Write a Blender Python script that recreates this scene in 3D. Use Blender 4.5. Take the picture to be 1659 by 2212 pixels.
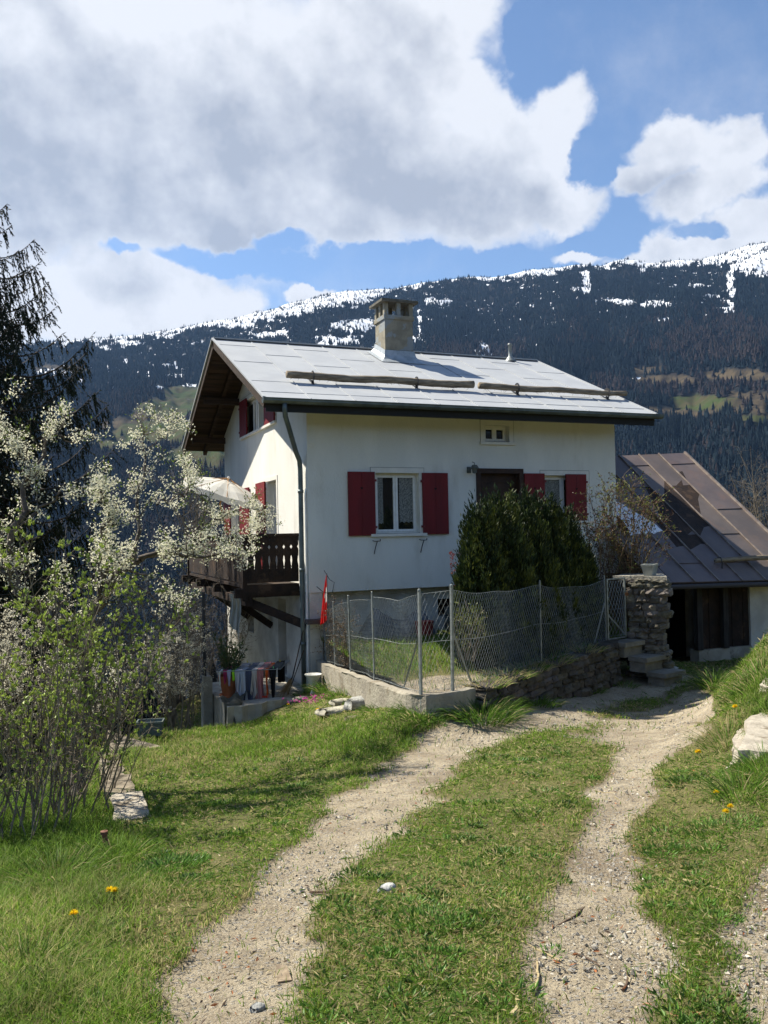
import bpy, math, random
import numpy as np
random.seed(7); rng = np.random.default_rng(7)
for o in list(bpy.data.objects): bpy.data.objects.remove(o)
S = bpy.context.scene
rad = math.radians
# ------------------------------------------------------------------ camera
CAM = np.array([0., 0., 1.6]); FPX = 1810.; CX, CY = 829.5, 1106.
def cam_matrix(yaw, pitch, roll):
    c, s = math.cos(yaw), math.sin(yaw)
    fwd = np.array([s*math.cos(pitch), c*math.cos(pitch), math.sin(pitch)])
    right = np.array([c, -s, 0.]); up = np.cross(right, fwd)
    r = right*math.cos(roll) + up*math.sin(roll); u = -right*math.sin(roll) + up*math.cos(roll)
    return np.stack([r, u, -fwd], 1)
YAW = rad(22.2)
RC = cam_matrix(YAW, rad(1.35), -0.0195)
cd = bpy.data.cameras.new('camera'); cam = bpy.data.objects.new('camera', cd); S.collection.objects.link(cam); S.camera = cam
cd.sensor_fit = 'VERTICAL'; cd.sensor_height = 24; cd.lens = 24*FPX/2212.; cd.clip_start = .05; cd.clip_end = 30000
from mathutils import Matrix, Vector
M4 = Matrix([[*RC[0], CAM[0]], [*RC[1], CAM[1]], [*RC[2], CAM[2]], [0, 0, 0, 1]]); cam.matrix_world = M4
def ray(x, y): return RC @ np.array([(x-CX)/FPX, -(y-CY)/FPX, -1.])
def onX(x, y, X): d = ray(x, y); return CAM + d*(X-CAM[0])/d[0]
def onY(x, y, Y): d = ray(x, y); return CAM + d*(Y-CAM[1])/d[1]
def onZ(x, y, Z): d = ray(x, y); return CAM + d*(Z-CAM[2])/d[2]
def onD(x, y, D): return CAM + ray(x, y)*D
def onP(x, y, P0, n): d = ray(x, y); n = np.array(n, float); return CAM + d*np.dot(np.array(P0)-CAM, n)/np.dot(d, n)
def proj(P):
    q = (np.asarray(P, float)-CAM) @ RC
    w = np.maximum(-q[..., 2], 1e-3)
    return CX+FPX*q[..., 0]/w, CY-FPX*q[..., 1]/w
# ------------------------------------------------------------------ light
SUN = np.array([-1., 1.1, 1.83]); SUN /= np.linalg.norm(SUN)
sl = bpy.data.lights.new('sun', 'SUN'); sl.energy = 5.0; sl.angle = rad(.55); sl.color = (1, .93, .80)
so = bpy.data.objects.new('sun', sl); S.collection.objects.link(so); so.location = (0, 0, 60)
so.rotation_euler = Vector(tuple(SUN)).to_track_quat('Z', 'Y').to_euler()
S.view_settings.view_transform = 'Standard'; S.view_settings.look = 'None'; S.view_settings.gamma = 1
S.view_settings.use_curve_mapping = False; S.view_settings.exposure = 1.1
# ------------------------------------------------------------------ world: sky with clouds
world = bpy.data.worlds.new("World"); S.world = world; world.use_nodes = True
class NT:
    def __init__(s, tree): s.t = tree; s.t.nodes.clear()
    def n(s, typ, **kw):
        nd = s.t.nodes.new(typ)
        for k, v in kw.items():
            if k.startswith('i_'): nd.inputs[k[2:]].default_value = v
            else: setattr(nd, k, v)
        return nd
    def put(s, sock, v):
        if hasattr(v, 'is_output') or isinstance(v, bpy.types.NodeSocket): s.t.links.new(v, sock)
        elif v is not None: sock.default_value = v
    def math(s, op, a, b=None, c=None, clamp=False):
        nd = s.t.nodes.new('ShaderNodeMath'); nd.operation = op; nd.use_clamp = clamp
        for i, v in enumerate((a, b, c)):
            if v is not None: s.put(nd.inputs[i], v)
        return nd.outputs[0]
    def vm(s, op, a, b=None, out=0):
        nd = s.t.nodes.new('ShaderNodeVectorMath'); nd.operation = op
        s.put(nd.inputs[0], a)
        if b is not None: s.put(nd.inputs[1], b)
        return nd.outputs[out]
    def mr(s, v, a, b, c=0., d=1., smooth=True):
        nd = s.t.nodes.new('ShaderNodeMapRange'); nd.interpolation_type = 'SMOOTHSTEP' if smooth else 'LINEAR'
        s.put(nd.inputs[0], v)
        for i, q in enumerate((a, b, c, d)): nd.inputs[i+1].default_value = q
        return nd.outputs[0]
    def mix(s, f, a, b, blend='MIX'):
        nd = s.t.nodes.new('ShaderNodeMix'); nd.data_type = 'RGBA'; nd.blend_type = blend
        s.put(nd.inputs[0], f)
        for sock, v in ((nd.inputs[6], a), (nd.inputs[7], b)):
            if isinstance(v, (tuple, list)): v = (*v[:3], 1)
            s.put(sock, v)
        return nd.outputs[2]
    def noise(s, vec, scale, detail=4, rough=.55, dist=0., out=0):
        nd = s.t.nodes.new('ShaderNodeTexNoise'); nd.inputs['Scale'].default_value = scale
        nd.inputs['Detail'].default_value = detail; nd.inputs['Roughness'].default_value = rough; nd.inputs['Distortion'].default_value = dist
        if vec is not None: s.t.links.new(vec, nd.inputs['Vector'])
        return nd.outputs[out]
w = NT(world.node_tree)
geo = w.n('ShaderNodeTexCoord').outputs['Generated']
CF = (math.sin(YAW), math.cos(YAW), 0.); CR = (math.cos(YAW), -math.sin(YAW), 0.)
wd = w.n('ShaderNodeVectorMath', operation='NORMALIZE'); w.t.links.new(geo, wd.inputs[0]); dv = wd.outputs[0]
fz = w.vm('DOT_PRODUCT', dv, CF, 1); rx = w.vm('DOT_PRODUCT', dv, CR, 1); uz = w.vm('DOT_PRODUCT', dv, (0, 0, 1), 1)
azn = w.math('ARCTAN2', rx, fz); eln = w.math('ARCSINE', uz)
cmb = w.n('ShaderNodeCombineXYZ'); w.t.links.new(azn, cmb.inputs[0]); w.t.links.new(eln, cmb.inputs[1])
def azel(x, y):
    d = ray(x, y); d = d/np.linalg.norm(d)
    return math.atan2(d@np.array(CR), d@np.array(CF)), math.asin(d[2])
n1 = w.noise(dv, 5.0, 5, .55, out=1); n2 = w.noise(dv, 22., 7, .6, out=1)
wv = w.vm('SUBTRACT', n1, (.5, .5, .5)); sc = w.vm('MULTIPLY', wv, (.11, .09, 0)); 
wv2 = w.vm('SUBTRACT', n2, (.5, .5, .5)); sc2 = w.vm('MULTIPLY', wv2, (.055, .05, 0))
P = w.vm('ADD', w.vm('ADD', cmb.outputs[0], sc), sc2)
def blobs(lst, P, k=.12):
    acc = None
    for (x, y, rx_, ry_) in lst:
        a, e = azel(x, y)
        q = w.vm('MULTIPLY', w.vm('SUBTRACT', P, (a, e, 0)), (FPX/rx_, FPX/ry_, 0))
        v = w.math('SUBTRACT', 1., w.vm('LENGTH', q, out=1))
        if acc is None: acc = v
        else:
            nd = w.t.nodes.new('ShaderNodeMath'); nd.operation = 'SMOOTH_MAX'; nd.inputs[2].default_value = k
            w.put(nd.inputs[0], acc); w.put(nd.inputs[1], v); acc = nd.outputs[0]
    return acc
clouds = [(150, 200, 560, 420), (480, 260, 480, 330), (800, 240, 260, 300), (900, 120, 200, 150), (650, 420, 560, 150), (1010, 420, 260, 130),
          (1210, 235, 95, 105), (1120, 330, 180, 150), (1030, 240, 110, 80), (1210, 430, 110, 70), (200, 480, 420, 110), (960, 30, 150, 90),
          (330, 640, 175, 110), (120, 660, 260, 90), (470, 665, 110, 60), (-150, 560, 300, 300), (670, 636, 60, 24), (560, 560, 0.1, 0.1),
          (1470, 305, 115, 75), (1590, 305, 70, 60), (1390, 380, 95, 45), (1520, 420, 110, 55), (1590, 380, 80, 60),
          (1560, 530, 210, 60), (1659, 480, 140, 60), (1450, 560, 130, 30), (1270, 560, 70, 22),
          (2300, 300, 380, 300), (-500, 100, 400, 400), (300, -200, 500, 250)]
holes = [(1180, 90, 90, 120), (600, 530, 80, 26), (820, 575, 340, 40), (1290, 330, 42, 70), (470, 560, 170, 36), (260, 550, 60, 22), (1330, 70, 210, 190), (1560, 120, 160, 90), (1330, 515, 120, 34), (1270, 350, 36, 70), (1540, 500, 90, 24)]
f = blobs(clouds, P); g = blobs(holes, P)
ff = w.math('SUBTRACT', f, w.math('MULTIPLY', w.math('MAXIMUM', g, 0.), .9))
nf = w.noise(dv, 9., 9, .62)
ff = w.math('ADD', ff, w.math('MULTIPLY', w.math('SUBTRACT', nf, .5), .62))
cov = w.mr(w.math('ADD', ff, w.math('MULTIPLY', w.math('SUBTRACT', w.noise(dv, 30., 6, .6), .5), .16)), -.06, .36)
# thin veils
veil = w.mr(w.noise(dv, 3.2, 8, .65), .46, .85, 0, .5)
cov = w.math('MAXIMUM', cov, veil)
grey = blobs([(640, 300, 430, 260), (330, 300, 420, 260), (950, 430, 300, 120), (80, 330, 330, 220), (600, 450, 600, 130), (1130, 440, 160, 80), (1450, 400, 150, 60)], P, .2)
gn = w.noise(dv, 4., 6, .55); gn2 = w.noise(dv, 14., 6, .6)
gg = w.math('ADD', grey, w.math('ADD', w.math('MULTIPLY', w.math('SUBTRACT', gn, .5), .9), w.math('MULTIPLY', w.math('SUBTRACT', gn2, .5), .35)))
gm = w.mr(gg, -.05, .75)
gen = w.mr(w.math('ADD', gn2, w.math('MULTIPLY', ff, .25)), .45, .85, 0, .30)
gm = w.math('MAXIMUM', gm, gen)
LD = (CR[0]*.035, CR[1]*.035, .05)     # billow relief: where the cloud thickens away from the light it turns darker
rel = None
for sc_, gn_ in ((5., 2.4), (13., 1.2), (34., .4)):
    k_ = 5./sc_; off = w.vm('ADD', dv, tuple(a*k_ for a in LD))
    d_ = w.math('MULTIPLY', w.math('SUBTRACT', w.noise(off, sc_, 5, .55), w.noise(dv, sc_, 5, .55)), gn_); rel = d_ if rel is None else w.math('ADD', rel, d_)
gm = w.math('ADD', w.math('MULTIPLY', gm, .68), rel, clamp=True)
gm = w.math('MULTIPLY', gm, w.mr(ff, .02, .45, .35, 1.))
ccol = w.mix(gm, (.425, .43, .445), (.215, .23, .262))
sky = w.n('ShaderNodeTexSky', sky_type='NISHITA', sun_disc=False, sun_elevation=math.asin(SUN[2]), sun_rotation=math.atan2(SUN[0], SUN[1]))
sky.air_density = 1.0; sky.dust_density = .3; sky.ozone_density = 3.0; sky.altitude = 1200
b1 = w.n('ShaderNodeBackground'); w.t.links.new(sky.outputs[0], b1.inputs[0]); b1.inputs[1].default_value = .075
b2 = w.n('ShaderNodeBackground'); w.t.links.new(ccol, b2.inputs[0]); b2.inputs[1].default_value = 1.0
ms = w.n('ShaderNodeMixShader'); w.t.links.new(cov, ms.inputs[0]); w.t.links.new(b1.outputs[0], ms.inputs[1]); w.t.links.new(b2.outputs[0], ms.inputs[2])
wo = w.n('ShaderNodeOutputWorld'); w.t.links.new(ms.outputs[0], wo.inputs[0])
# ------------------------------------------------------------------ mesh helpers
def V3(*a): return np.array(a, float)
def nrm(v): v = np.asarray(v, float); return v/np.maximum(np.linalg.norm(v, axis=-1, keepdims=True), 1e-9)
class MB:
    def __init__(s): s.v = []; s.f = []; s.c = []; s.n = 0
    def raw(s, V, F, col=None):
        V = np.asarray(V, float).reshape(-1, 3)
        for f in (F if isinstance(F, list) else [F]):
            f = np.asarray(f, int)
            if f.ndim == 1: f = f[None]
            s.f.append(f+s.n)
        s.v.append(V); s.n += len(V)
        if col is None: c = np.ones((len(V), 3))
        else: c = np.broadcast_to(np.asarray(col, float), (len(V), 3))
        s.c.append(c); return s
    def box(s, lo, hi, M=None, col=None):
        lo, hi = np.minimum(lo, hi), np.maximum(lo, hi)
        V = np.array([[x, y, z] for x in (lo[0], hi[0]) for y in (lo[1], hi[1]) for z in (lo[2], hi[2])], float)
        if M is not None: V = M(V)
        return s.raw(V, np.array([[0, 1, 3, 2], [4, 6, 7, 5], [0, 4, 5, 1], [2, 3, 7, 6], [0, 2, 6, 4], [1, 5, 7, 3]]), col)
    def beam(s, a, b, w_, h_, up=(0, 0, 1), col=None):
        a, b = np.array(a, float), np.array(b, float); d = nrm(b-a); u = np.array(up, float)
        sd = np.cross(d, u)
        if np.linalg.norm(sd) < 1e-3: sd = np.cross(d, (1, 0, 0))
        sd = nrm(sd); u = np.cross(sd, d); V = []
        for p in (a, b):
            for i, j in ((-1, -1), (1, -1), (1, 1), (-1, 1)): V.append(p+sd*i*w_/2+u*j*h_/2)
        return s.raw(V, [np.array([[0, 1, 2, 3], [7, 6, 5, 4], [0, 4, 5, 1], [1, 5, 6, 2], [2, 6, 7, 3], [3, 7, 4, 0]])], col)
    def tube(s, pts, r, k=8, col=None, caps=True):
        pts = np.array(pts, float); n = len(pts); r = np.broadcast_to(np.asarray(r, float), (n,))
        t = np.gradient(pts, axis=0); t = nrm(t)
        ref = V3(0, 0, 1) if abs(t[0][2]) < .9 else V3(1, 0, 0)
        u = nrm(np.cross(t[0], ref)); V = []; ang = np.arange(k)*2*math.pi/k
        for i in range(n):
            u = nrm(u-t[i]*np.dot(u, t[i])); v = np.cross(t[i], u)
            V.append(pts[i]+r[i]*(np.cos(ang)[:, None]*u+np.sin(ang)[:, None]*v))
        F = [[i*k+j, i*k+(j+1) % k, (i+1)*k+(j+1) % k, (i+1)*k+j] for i in range(n-1) for j in range(k)]
        fs = [np.array(F)]
        if caps: fs += [np.array([list(range(k))[::-1]]), np.array([[(n-1)*k+j for j in range(k)]])]
        return s.raw(np.concatenate(V), fs, col)
    def lathe(s, c, prof, k=20, axis=(0, 0, 1), col=None):
        ax = nrm(axis); u = nrm(np.cross(ax, (1, 0, 0) if abs(ax[0]) < .9 else (0, 1, 0))); v = np.cross(ax, u); V = []
        for r, h in prof:
            for j in range(k):
                a = 2*math.pi*j/k; V.append(np.array(c)+ax*h+r*(math.cos(a)*u+math.sin(a)*v))
        n = len(prof)
        F = [[i*k+j, i*k+(j+1) % k, (i+1)*k+(j+1) % k, (i+1)*k+j] for i in range(n-1) for j in range(k)]
        return s.raw(V, np.array(F), col)
    def sticks(s, A, B, ra, rb, k=3, col=None):
        A = np.asarray(A, float); B = np.asarray(B, float); n = len(A)
        d = nrm(B-A); ref = np.where(np.abs(d[:, 2:3]) < .9, [[0, 0, 1.]], [[1., 0, 0]])
        u = nrm(np.cross(d, ref)); v = np.cross(d, u); ra = np.broadcast_to(ra, (n,)); rb = np.broadcast_to(rb, (n,))
        ang = np.arange(k)*2*math.pi/k; V = np.zeros((n, 2*k, 3))
        for j, a in enumerate(ang):
            o = math.cos(a)*u+math.sin(a)*v
            V[:, j] = A+o*ra[:, None]; V[:, k+j] = B+o*rb[:, None]
        base = (np.arange(n)*2*k)[:, None]
        fs = [base+np.array([j, (j+1) % k, k+(j+1) % k, k+j]) for j in range(k)]
        c = None if col is None else np.repeat(np.broadcast_to(col, (n, 3)), 2*k, 0)
        return s.raw(V, [np.concatenate(fs)], c)
    def leaves(s, P, L, W, D=None, col=None, fold=.25, spread=1.):
        """diamond leaves: P base (n,3), L length, W width, D direction (n,3)"""
        P = np.asarray(P, float); n = len(P); rnd = nrm(rng.normal(size=(n, 3)))
        D = rnd if D is None else nrm(np.asarray(D)*1.+rnd*spread)
        sd = nrm(np.cross(D, nrm(rng.normal(size=(n, 3))))); up = np.cross(sd, D)
        L = np.broadcast_to(L, (n,))[:, None]; W = np.broadcast_to(W, (n,))[:, None]
        V = np.zeros((n, 4, 3)); V[:, 0] = P; V[:, 1] = P+D*L*.45+sd*W*.5+up*W*fold; V[:, 2] = P+D*L; V[:, 3] = P+D*L*.45-sd*W*.5+up*W*fold
        base = (np.arange(n)*4)[:, None]
        c = None if col is None else np.repeat(np.broadcast_to(col, (n, 3)), 4, 0)
        return s.raw(V, [np.concatenate([base+np.array([0, 1, 2]), base+np.array([0, 2, 3])])], c)
    def grid(s, Pg, col=None, thick=None):
        Pg = np.asarray(Pg, float); a, b = Pg.shape[:2]
        i = np.arange(a-1)[:, None]*b+np.arange(b-1)[None]; i = i.reshape(-1, 1)
        F = np.concatenate([i, i+1, i+b+1, i+b], 1)
        return s.raw(Pg.reshape(-1, 3), F, None if col is None else np.asarray(col).reshape(-1, 3))
    def data(s, name, off=V3(0, 0, 0)):
        V = np.concatenate(s.v)-off; me = bpy.data.meshes.new(name)
        me.vertices.add(len(V)); me.vertices.foreach_set('co', V.astype(np.float32).ravel())
        ls = [f.shape[1] for f in s.f for _ in range(len(f))] if len(s.f) < 5000 and sum(map(len, s.f)) < 20000 else None
        tot = np.concatenate([np.full(len(f), f.shape[1]) for f in s.f]); idx = np.concatenate([f.ravel() for f in s.f])
        st = np.concatenate([[0], np.cumsum(tot)[:-1]])
        me.loops.add(len(idx)); me.polygons.add(len(tot))
        me.loops.foreach_set('vertex_index', idx.astype(np.int32)); me.polygons.foreach_set('loop_start', st.astype(np.int32))
        me.polygons.foreach_set('loop_total', tot.astype(np.int32))
        C = np.concatenate(s.c)
        if not np.allclose(C, 1):
            at = me.color_attributes.new('Col', 'FLOAT_COLOR', 'POINT')
            at.data.foreach_set('color', np.concatenate([C, np.ones((len(C), 1))], 1).astype(np.float32).ravel())
        me.update(calc_edges=True); me.validate(); return me
ROOTLOC = {}
def empty(name, label, cat, loc, group=None):
    o = bpy.data.objects.new(name, None); S.collection.objects.link(o); o.location = tuple(loc); o.empty_display_size = .2
    o['label'] = label; o['category'] = cat
    if group: o['group'] = group
    ROOTLOC[o.name] = np.array(loc, float); return o
def part(name, mb, mat, parent, label=None, smooth=False, group=None, kind=None):
    base = ROOTLOC[parent.name]; me = mb.data(name, base)
    if mat: me.materials.append(mat)
    me.polygons.foreach_set('use_smooth', np.full(len(me.polygons), bool(smooth)))
    o = bpy.data.objects.new(name, me); S.collection.objects.link(o); o.parent = parent; ROOTLOC[o.name] = base
    if label: o['label'] = label
    if group: o['group'] = group
    if kind: o['kind'] = kind
    return o
def solo(name, mb, mat, label=None, cat=None, smooth=False, group=None, kind=None, loc=None):
    V = np.concatenate(mb.v); loc = V3(*( (V.min(0)+V.max(0))/2 )) if loc is None else np.array(loc, float)
    if kind != 'structure' and loc is not None: loc[2] = V[:, 2].min()
    if kind == 'structure': loc = V3(0, 0, 0)
    me = mb.data(name, loc)
    if mat: me.materials.append(mat)
    me.polygons.foreach_set('use_smooth', np.full(len(me.polygons), bool(smooth)))
    o = bpy.data.objects.new(name, me); S.collection.objects.link(o); o.location = tuple(loc); ROOTLOC[o.name] = loc
    for k, v in (('label', label), ('category', cat), ('group', group), ('kind', kind)):
        if v: o[k] = v
    return o
# ------------------------------------------------------------------ materials
MATS = {}
def mat(name, c1, c2=None, scale=6., rough=.75, bump=0., bscale=None, metal=0., vcol=False, detail=6, spec=.3, stretch=None, lo=.35, hi=.65, transl=0., c3=None, c3scale=1.5, c3lo=.55, c3hi=.65, rot=None):
    if name in MATS: return MATS[name]
    m = bpy.data.materials.new(name); m.use_nodes = True; t = NT(m.node_tree)
    out = t.n('ShaderNodeOutputMaterial'); p = t.n('ShaderNodeBsdfPrincipled'); p.inputs['Roughness'].default_value = rough
    p.inputs['Metallic'].default_value = metal; p.inputs['Specular IOR Level'].default_value = spec
    co = t.n('ShaderNodeNewGeometry').outputs['Position']
    if stretch or rot:
        mp = t.n('ShaderNodeMapping'); mp.inputs['Scale'].default_value = stretch or (1, 1, 1)
        if rot: mp.inputs['Rotation'].default_value = rot
        t.t.links.new(co, mp.inputs[0]); co = mp.outputs[0]
    col = (*c1, 1)
    if c2 is not None:
        col = t.mix(t.mr(t.noise(co, scale, detail, .6), lo, hi), c1, c2)
    if c3 is not None:
        col = t.mix(t.mr(t.noise(co, c3scale, 7, .6), c3lo, c3hi), col, c3)
    if vcol:
        a = t.n('ShaderNodeAttribute', attribute_name='Col'); col = t.mix(1., col, a.outputs['Color'], 'MULTIPLY')
    t.put(p.inputs['Base Color'], col)
    if bump:
        b = t.n('ShaderNodeBump'); b.inputs['Strength'].default_value = min(1, bump*1.0); b.inputs['Distance'].default_value = .02
        t.t.links.new(t.noise(co, bscale or scale*4, 6, .6), b.inputs['Height']); t.t.links.new(b.outputs[0], p.inputs['Normal'])
    sh = p.outputs[0]
    if transl:
        tr = t.n('ShaderNodeBsdfTranslucent'); t.put(tr.inputs[0], col)
        mx = t.n('ShaderNodeMixShader'); mx.inputs[0].default_value = transl
        t.t.links.new(sh, mx.inputs[1]); t.t.links.new(tr.outputs[0], mx.inputs[2]); sh = mx.outputs[0]
    t.t.links.new(sh, out.inputs[0]); MATS[name] = m; return m
m_plaster = mat('plaster', (.74, .73, .67), (.67, .665, .61), 1.4, .9, .55, 55., c3=(.53, .51, .44), c3scale=2.2, c3lo=.52, c3hi=.85, stretch=(1, 1, .35))
m_plaster2 = mat('plinth_plaster', (.62, .60, .54), (.46, .44, .39), 2.2, .95, .6, 30., c3=(.25, .23, .2), c3scale=1.1, c3lo=.62, c3hi=.70)
m_trim = mat('trim', (.74, .72, .65), (.66, .64, .58), 5, .7)
m_line = mat('trim_line', (.30, .29, .26))
m_white = mat('white_paint', (.80, .79, .74), (.70, .69, .65), 8, .5)
m_red = mat('red_paint', (.17, .010, .012), (.125, .008, .010), 3, .55, .3, 40, stretch=(1, 1, .2))
m_dwood = mat('dark_wood', (.032, .018, .011), (.014, .009, .007), 5, .8, .6, 30, stretch=(1, 1, 1), c3=(.065, .038, .022), c3scale=2.5)
m_soffit = mat('soffit_wood', (.045, .026, .015), (.016, .010, .007), 4, .85, .5, 20, stretch=(.15, 3, 3), c3=(.09, .06, .036), c3scale=1.6, c3lo=.6, c3hi=.75)
m_door = mat('door_wood', (.050, .024, .014), (.03, .015, .01), 5, .6, .3, 20)
m_log = mat('log_wood', (.30, .25, .18), (.14, .11, .075), 9, .9, .8, 30, stretch=(.3, 2, 2))
m_zinc = mat('zinc', (.16, .19, .19), (.10, .125, .13), 3, .45, .1, 20, metal=.55)
m_dark = mat('iron', (.03, .03, .032), None, rough=.5)
m_conc = mat('concrete', (.42, .39, .32), (.28, .26, .21), 3, .95, .8, 25, c3=(.13, .12, .10), c3scale=2.4, c3lo=.58, c3hi=.68)
m_galv = mat('galvanised', (.30, .32, .31), (.20, .22, .21), 12, .5, .2, 30, metal=.4)
m_wire = mat('wire', (.34, .37, .37), (.22, .24, .24), 9, .45, metal=.3)
# roof sheet metal: pale grey painted, slight per-sheet tone
m_roof = mat('roof_sheet', (.385, .40, .41), (.345, .36, .375), 1.6, .6, .12, 9, vcol=True, c3=(.29, .29, .28), c3scale=5, c3lo=.6, c3hi=.8, spec=.25)
m_broof = mat('barn_roof_sheet', (.135, .11, .10), (.10, .084, .08), 1.5, .5, .2, 8, vcol=True, c3=(.15, .105, .085), c3scale=1.4, c3lo=.5, c3hi=.75)
m_glass = bpy.data.materials.new('glass'); m_glass.use_nodes = True
_p = m_glass.node_tree.nodes['Principled BSDF']; _p.inputs['Base Color'].default_value = (.012, .014, .013, 1); _p.inputs['Roughness'].default_value = .04; _p.inputs['Specular IOR Level'].default_value = .6
# ------------------------------------------------------------------ noise in numpy
_perm = rng.random((512, 512))
def vnoise(x, y):
    x = np.asarray(x, float); y = np.asarray(y, float); xi = np.floor(x).astype(int); yi = np.floor(y).astype(int)
    fx = x-xi; fy = y-yi; fx = fx*fx*(3-2*fx); fy = fy*fy*(3-2*fy); g = lambda a, b: _perm[a & 511, b & 511]
    return (g(xi, yi)*(1-fx)+g(xi+1, yi)*fx)*(1-fy)+(g(xi, yi+1)*(1-fx)+g(xi+1, yi+1)*fx)*fy
def fbm(x, y, o=5, rough=.5):
    s = 0; a = 1; t = 0
    for i in range(o): s = s+a*vnoise(x*2**i+17.3*i, y*2**i+9.1*i); t += a; a *= rough
    return s/t
def sstep(a, b, x): t = np.clip((np.asarray(x, float)-a)/(b-a), 0, 1); return t*t*(3-2*t)
# ------------------------------------------------------------------ terrain function
ctl = []
def cz(x, y, z): p = onZ(x, y, z); ctl.append((p[0], p[1], z))
def cD(x, y, D): p = onD(x, y, D); ctl.append(tuple(p))
def cl(lat, D, z): ctl.append((CR[0]*lat+CF[0]*D, CR[1]*lat+CF[1]*D, z))
for x, y, z in [(830, 2212, 0), (0, 2212, -.06), (1659, 2212, .02), (1300, 2050, -.06), (600, 2050, -.1), (0, 2000, -.3), (0, 1850, -.66), (-60, 1750, -1.0), (250, 1900, -.42), (100, 1750, -.98),
                (800, 1900, -.2), (600, 1700, -.82), (350, 1750, -.85), (200, 1640, -1.28), (450, 1600, -1.22), (330, 1578, -1.36), (700, 1560, -1.12), (640, 1600, -1.05), (900, 1600, -.78), (800, 1700, -.62),
                (450, 1566, -1.5), (660, 1505, -1.3), (1000, 1900, -.2), (1300, 1850, -.27), (1050, 1700, -.50), (1350, 1700, -.46), (1200, 1600, -.70), (1050, 1570, -.76), (1450, 1560, -.66), (1250, 1540, -.85),
                (764, 1503, -.94), (845, 1528, -.74), (935, 1532, -.62), (1050, 1525, -.72), (1180, 1500, -.86), (1310, 1475, -1.0), (1420, 1455, -1.03), (1510, 1470, -.98), (1480, 1442, -1.14), (1400, 1430, -1.14)]: cz(x, y, z)
for x, y, D in [(1659, 1345, 10.), (1605, 1440, 10.6), (1565, 1500, 10.4), (1545, 1560, 9.3), (1659, 1480, 8.3), (1590, 1600, 7.6), (1540, 1660, 7.0), (1659, 1640, 6.2), (1600, 1750, 5.3), (1500, 1800, 5.0), (1659, 1900, 3.95)]: cD(x, y, D)
for l, D, z in [(0, 0, .25), (-3, 0, .1), (3, 0, .4), (0, -5, .6), (-6, -4, .3), (6, -4, 1.2), (6, 4, .6), (6, 8, 1.0), (6.5, 11.5, 1.1), (9.5, 14, .5), (6.2, 14.5, -1.15), (6.9, 16.5, -1.2), (5.0, 13.2, -1.05), (4.5, 12, -.92), (10, 8, 1.6), (11, 0, 1.8), (-5, 3, -.5), (-8, 2, -1.2), (-7.5, 8, -2.2), (-10.5, 9, -3.4), (-6.8, 12.5, -2.7), (-4.0, 16.5, -3.0), (-3.3, 12.4, -1.55), (-4.6, 10.0, -1.45), (-9, 16, -4.2), (-1.5, 20, -3.4), (-6, 22, -5.), (3, 26, -3.6), (9, 24, -1.8), (12, 18, -.9), (6, 18, -1.3), (3, 15, -1.0), (2, 13, -1.0), (1.3, 14.5, -1.1), (12, 26, -1.6)]: cl(l, D, z)
ctl += [(4.3, 14.6, -1.32), (3.2, 13.9, -1.62), (2.4, 13.6, -1.66), (3.6, 17, -1.75), (3.4, 20, -2.1), (6.0, 12.5, -.95), (8, 13.5, -.95), (6, 10.9, -.9), (8.5, 17, -1.6), (5, 11, -.85)]
CT = np.array(ctl); _eps = .8
def _phi(r): return np.sqrt(r*r+_eps*_eps)
_d = np.linalg.norm(CT[:, None, :2]-CT[None, :, :2], axis=2)
_n = len(CT); _A = np.zeros((_n+3, _n+3)); _A[:_n, :_n] = _phi(_d)-np.eye(_n)*.06; _A[:_n, _n] = 1; _A[:_n, _n+1:] = CT[:, :2]; _A[_n:, :_n] = _A[:_n, _n:].T
_w = np.linalg.solve(_A, np.concatenate([CT[:, 2], [0, 0, 0]]))
def h_near(x, y):
    x = np.asarray(x, float); y = np.asarray(y, float); sh = x.shape; X = x.ravel(); Y = y.ravel(); out = np.zeros(len(X))
    for i in range(0, len(X), 40000):
        a = X[i:i+40000]; b = Y[i:i+40000]
        out[i:i+40000] = _phi(np.hypot(a[:, None]-CT[:, 0], b[:, None]-CT[:, 1])) @ _w[:_n]+_w[_n]+_w[_n+1]*a+_w[_n+2]*b
    return out.reshape(sh)
SKY = [(0, 748), (150, 737), (200, 732), (300, 722), (400, 706), (500, 687), (600, 663), (700, 636), (750, 627), (800, 625), (850, 622), (900, 612), (1000, 598), (1060, 600), (1100, 593), (1150, 582), (1200, 577), (1250, 570), (1300, 572), (1350, 558), (1400, 566), (1450, 562), (1500, 560), (1550, 552), (1580, 540), (1610, 530), (1659, 522), (1760, 500), (2000, 520), (2500, 640)]
_sa = np.array([azel(*p) for p in SKY])
SKA = np.concatenate([[-1.6, -.75], _sa[:, 0], [1.2]]); SKT = np.concatenate([[.05, .17], np.tan(_sa[:, 1]), [.05]])
R0, R1 = 800., 3500.
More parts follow.
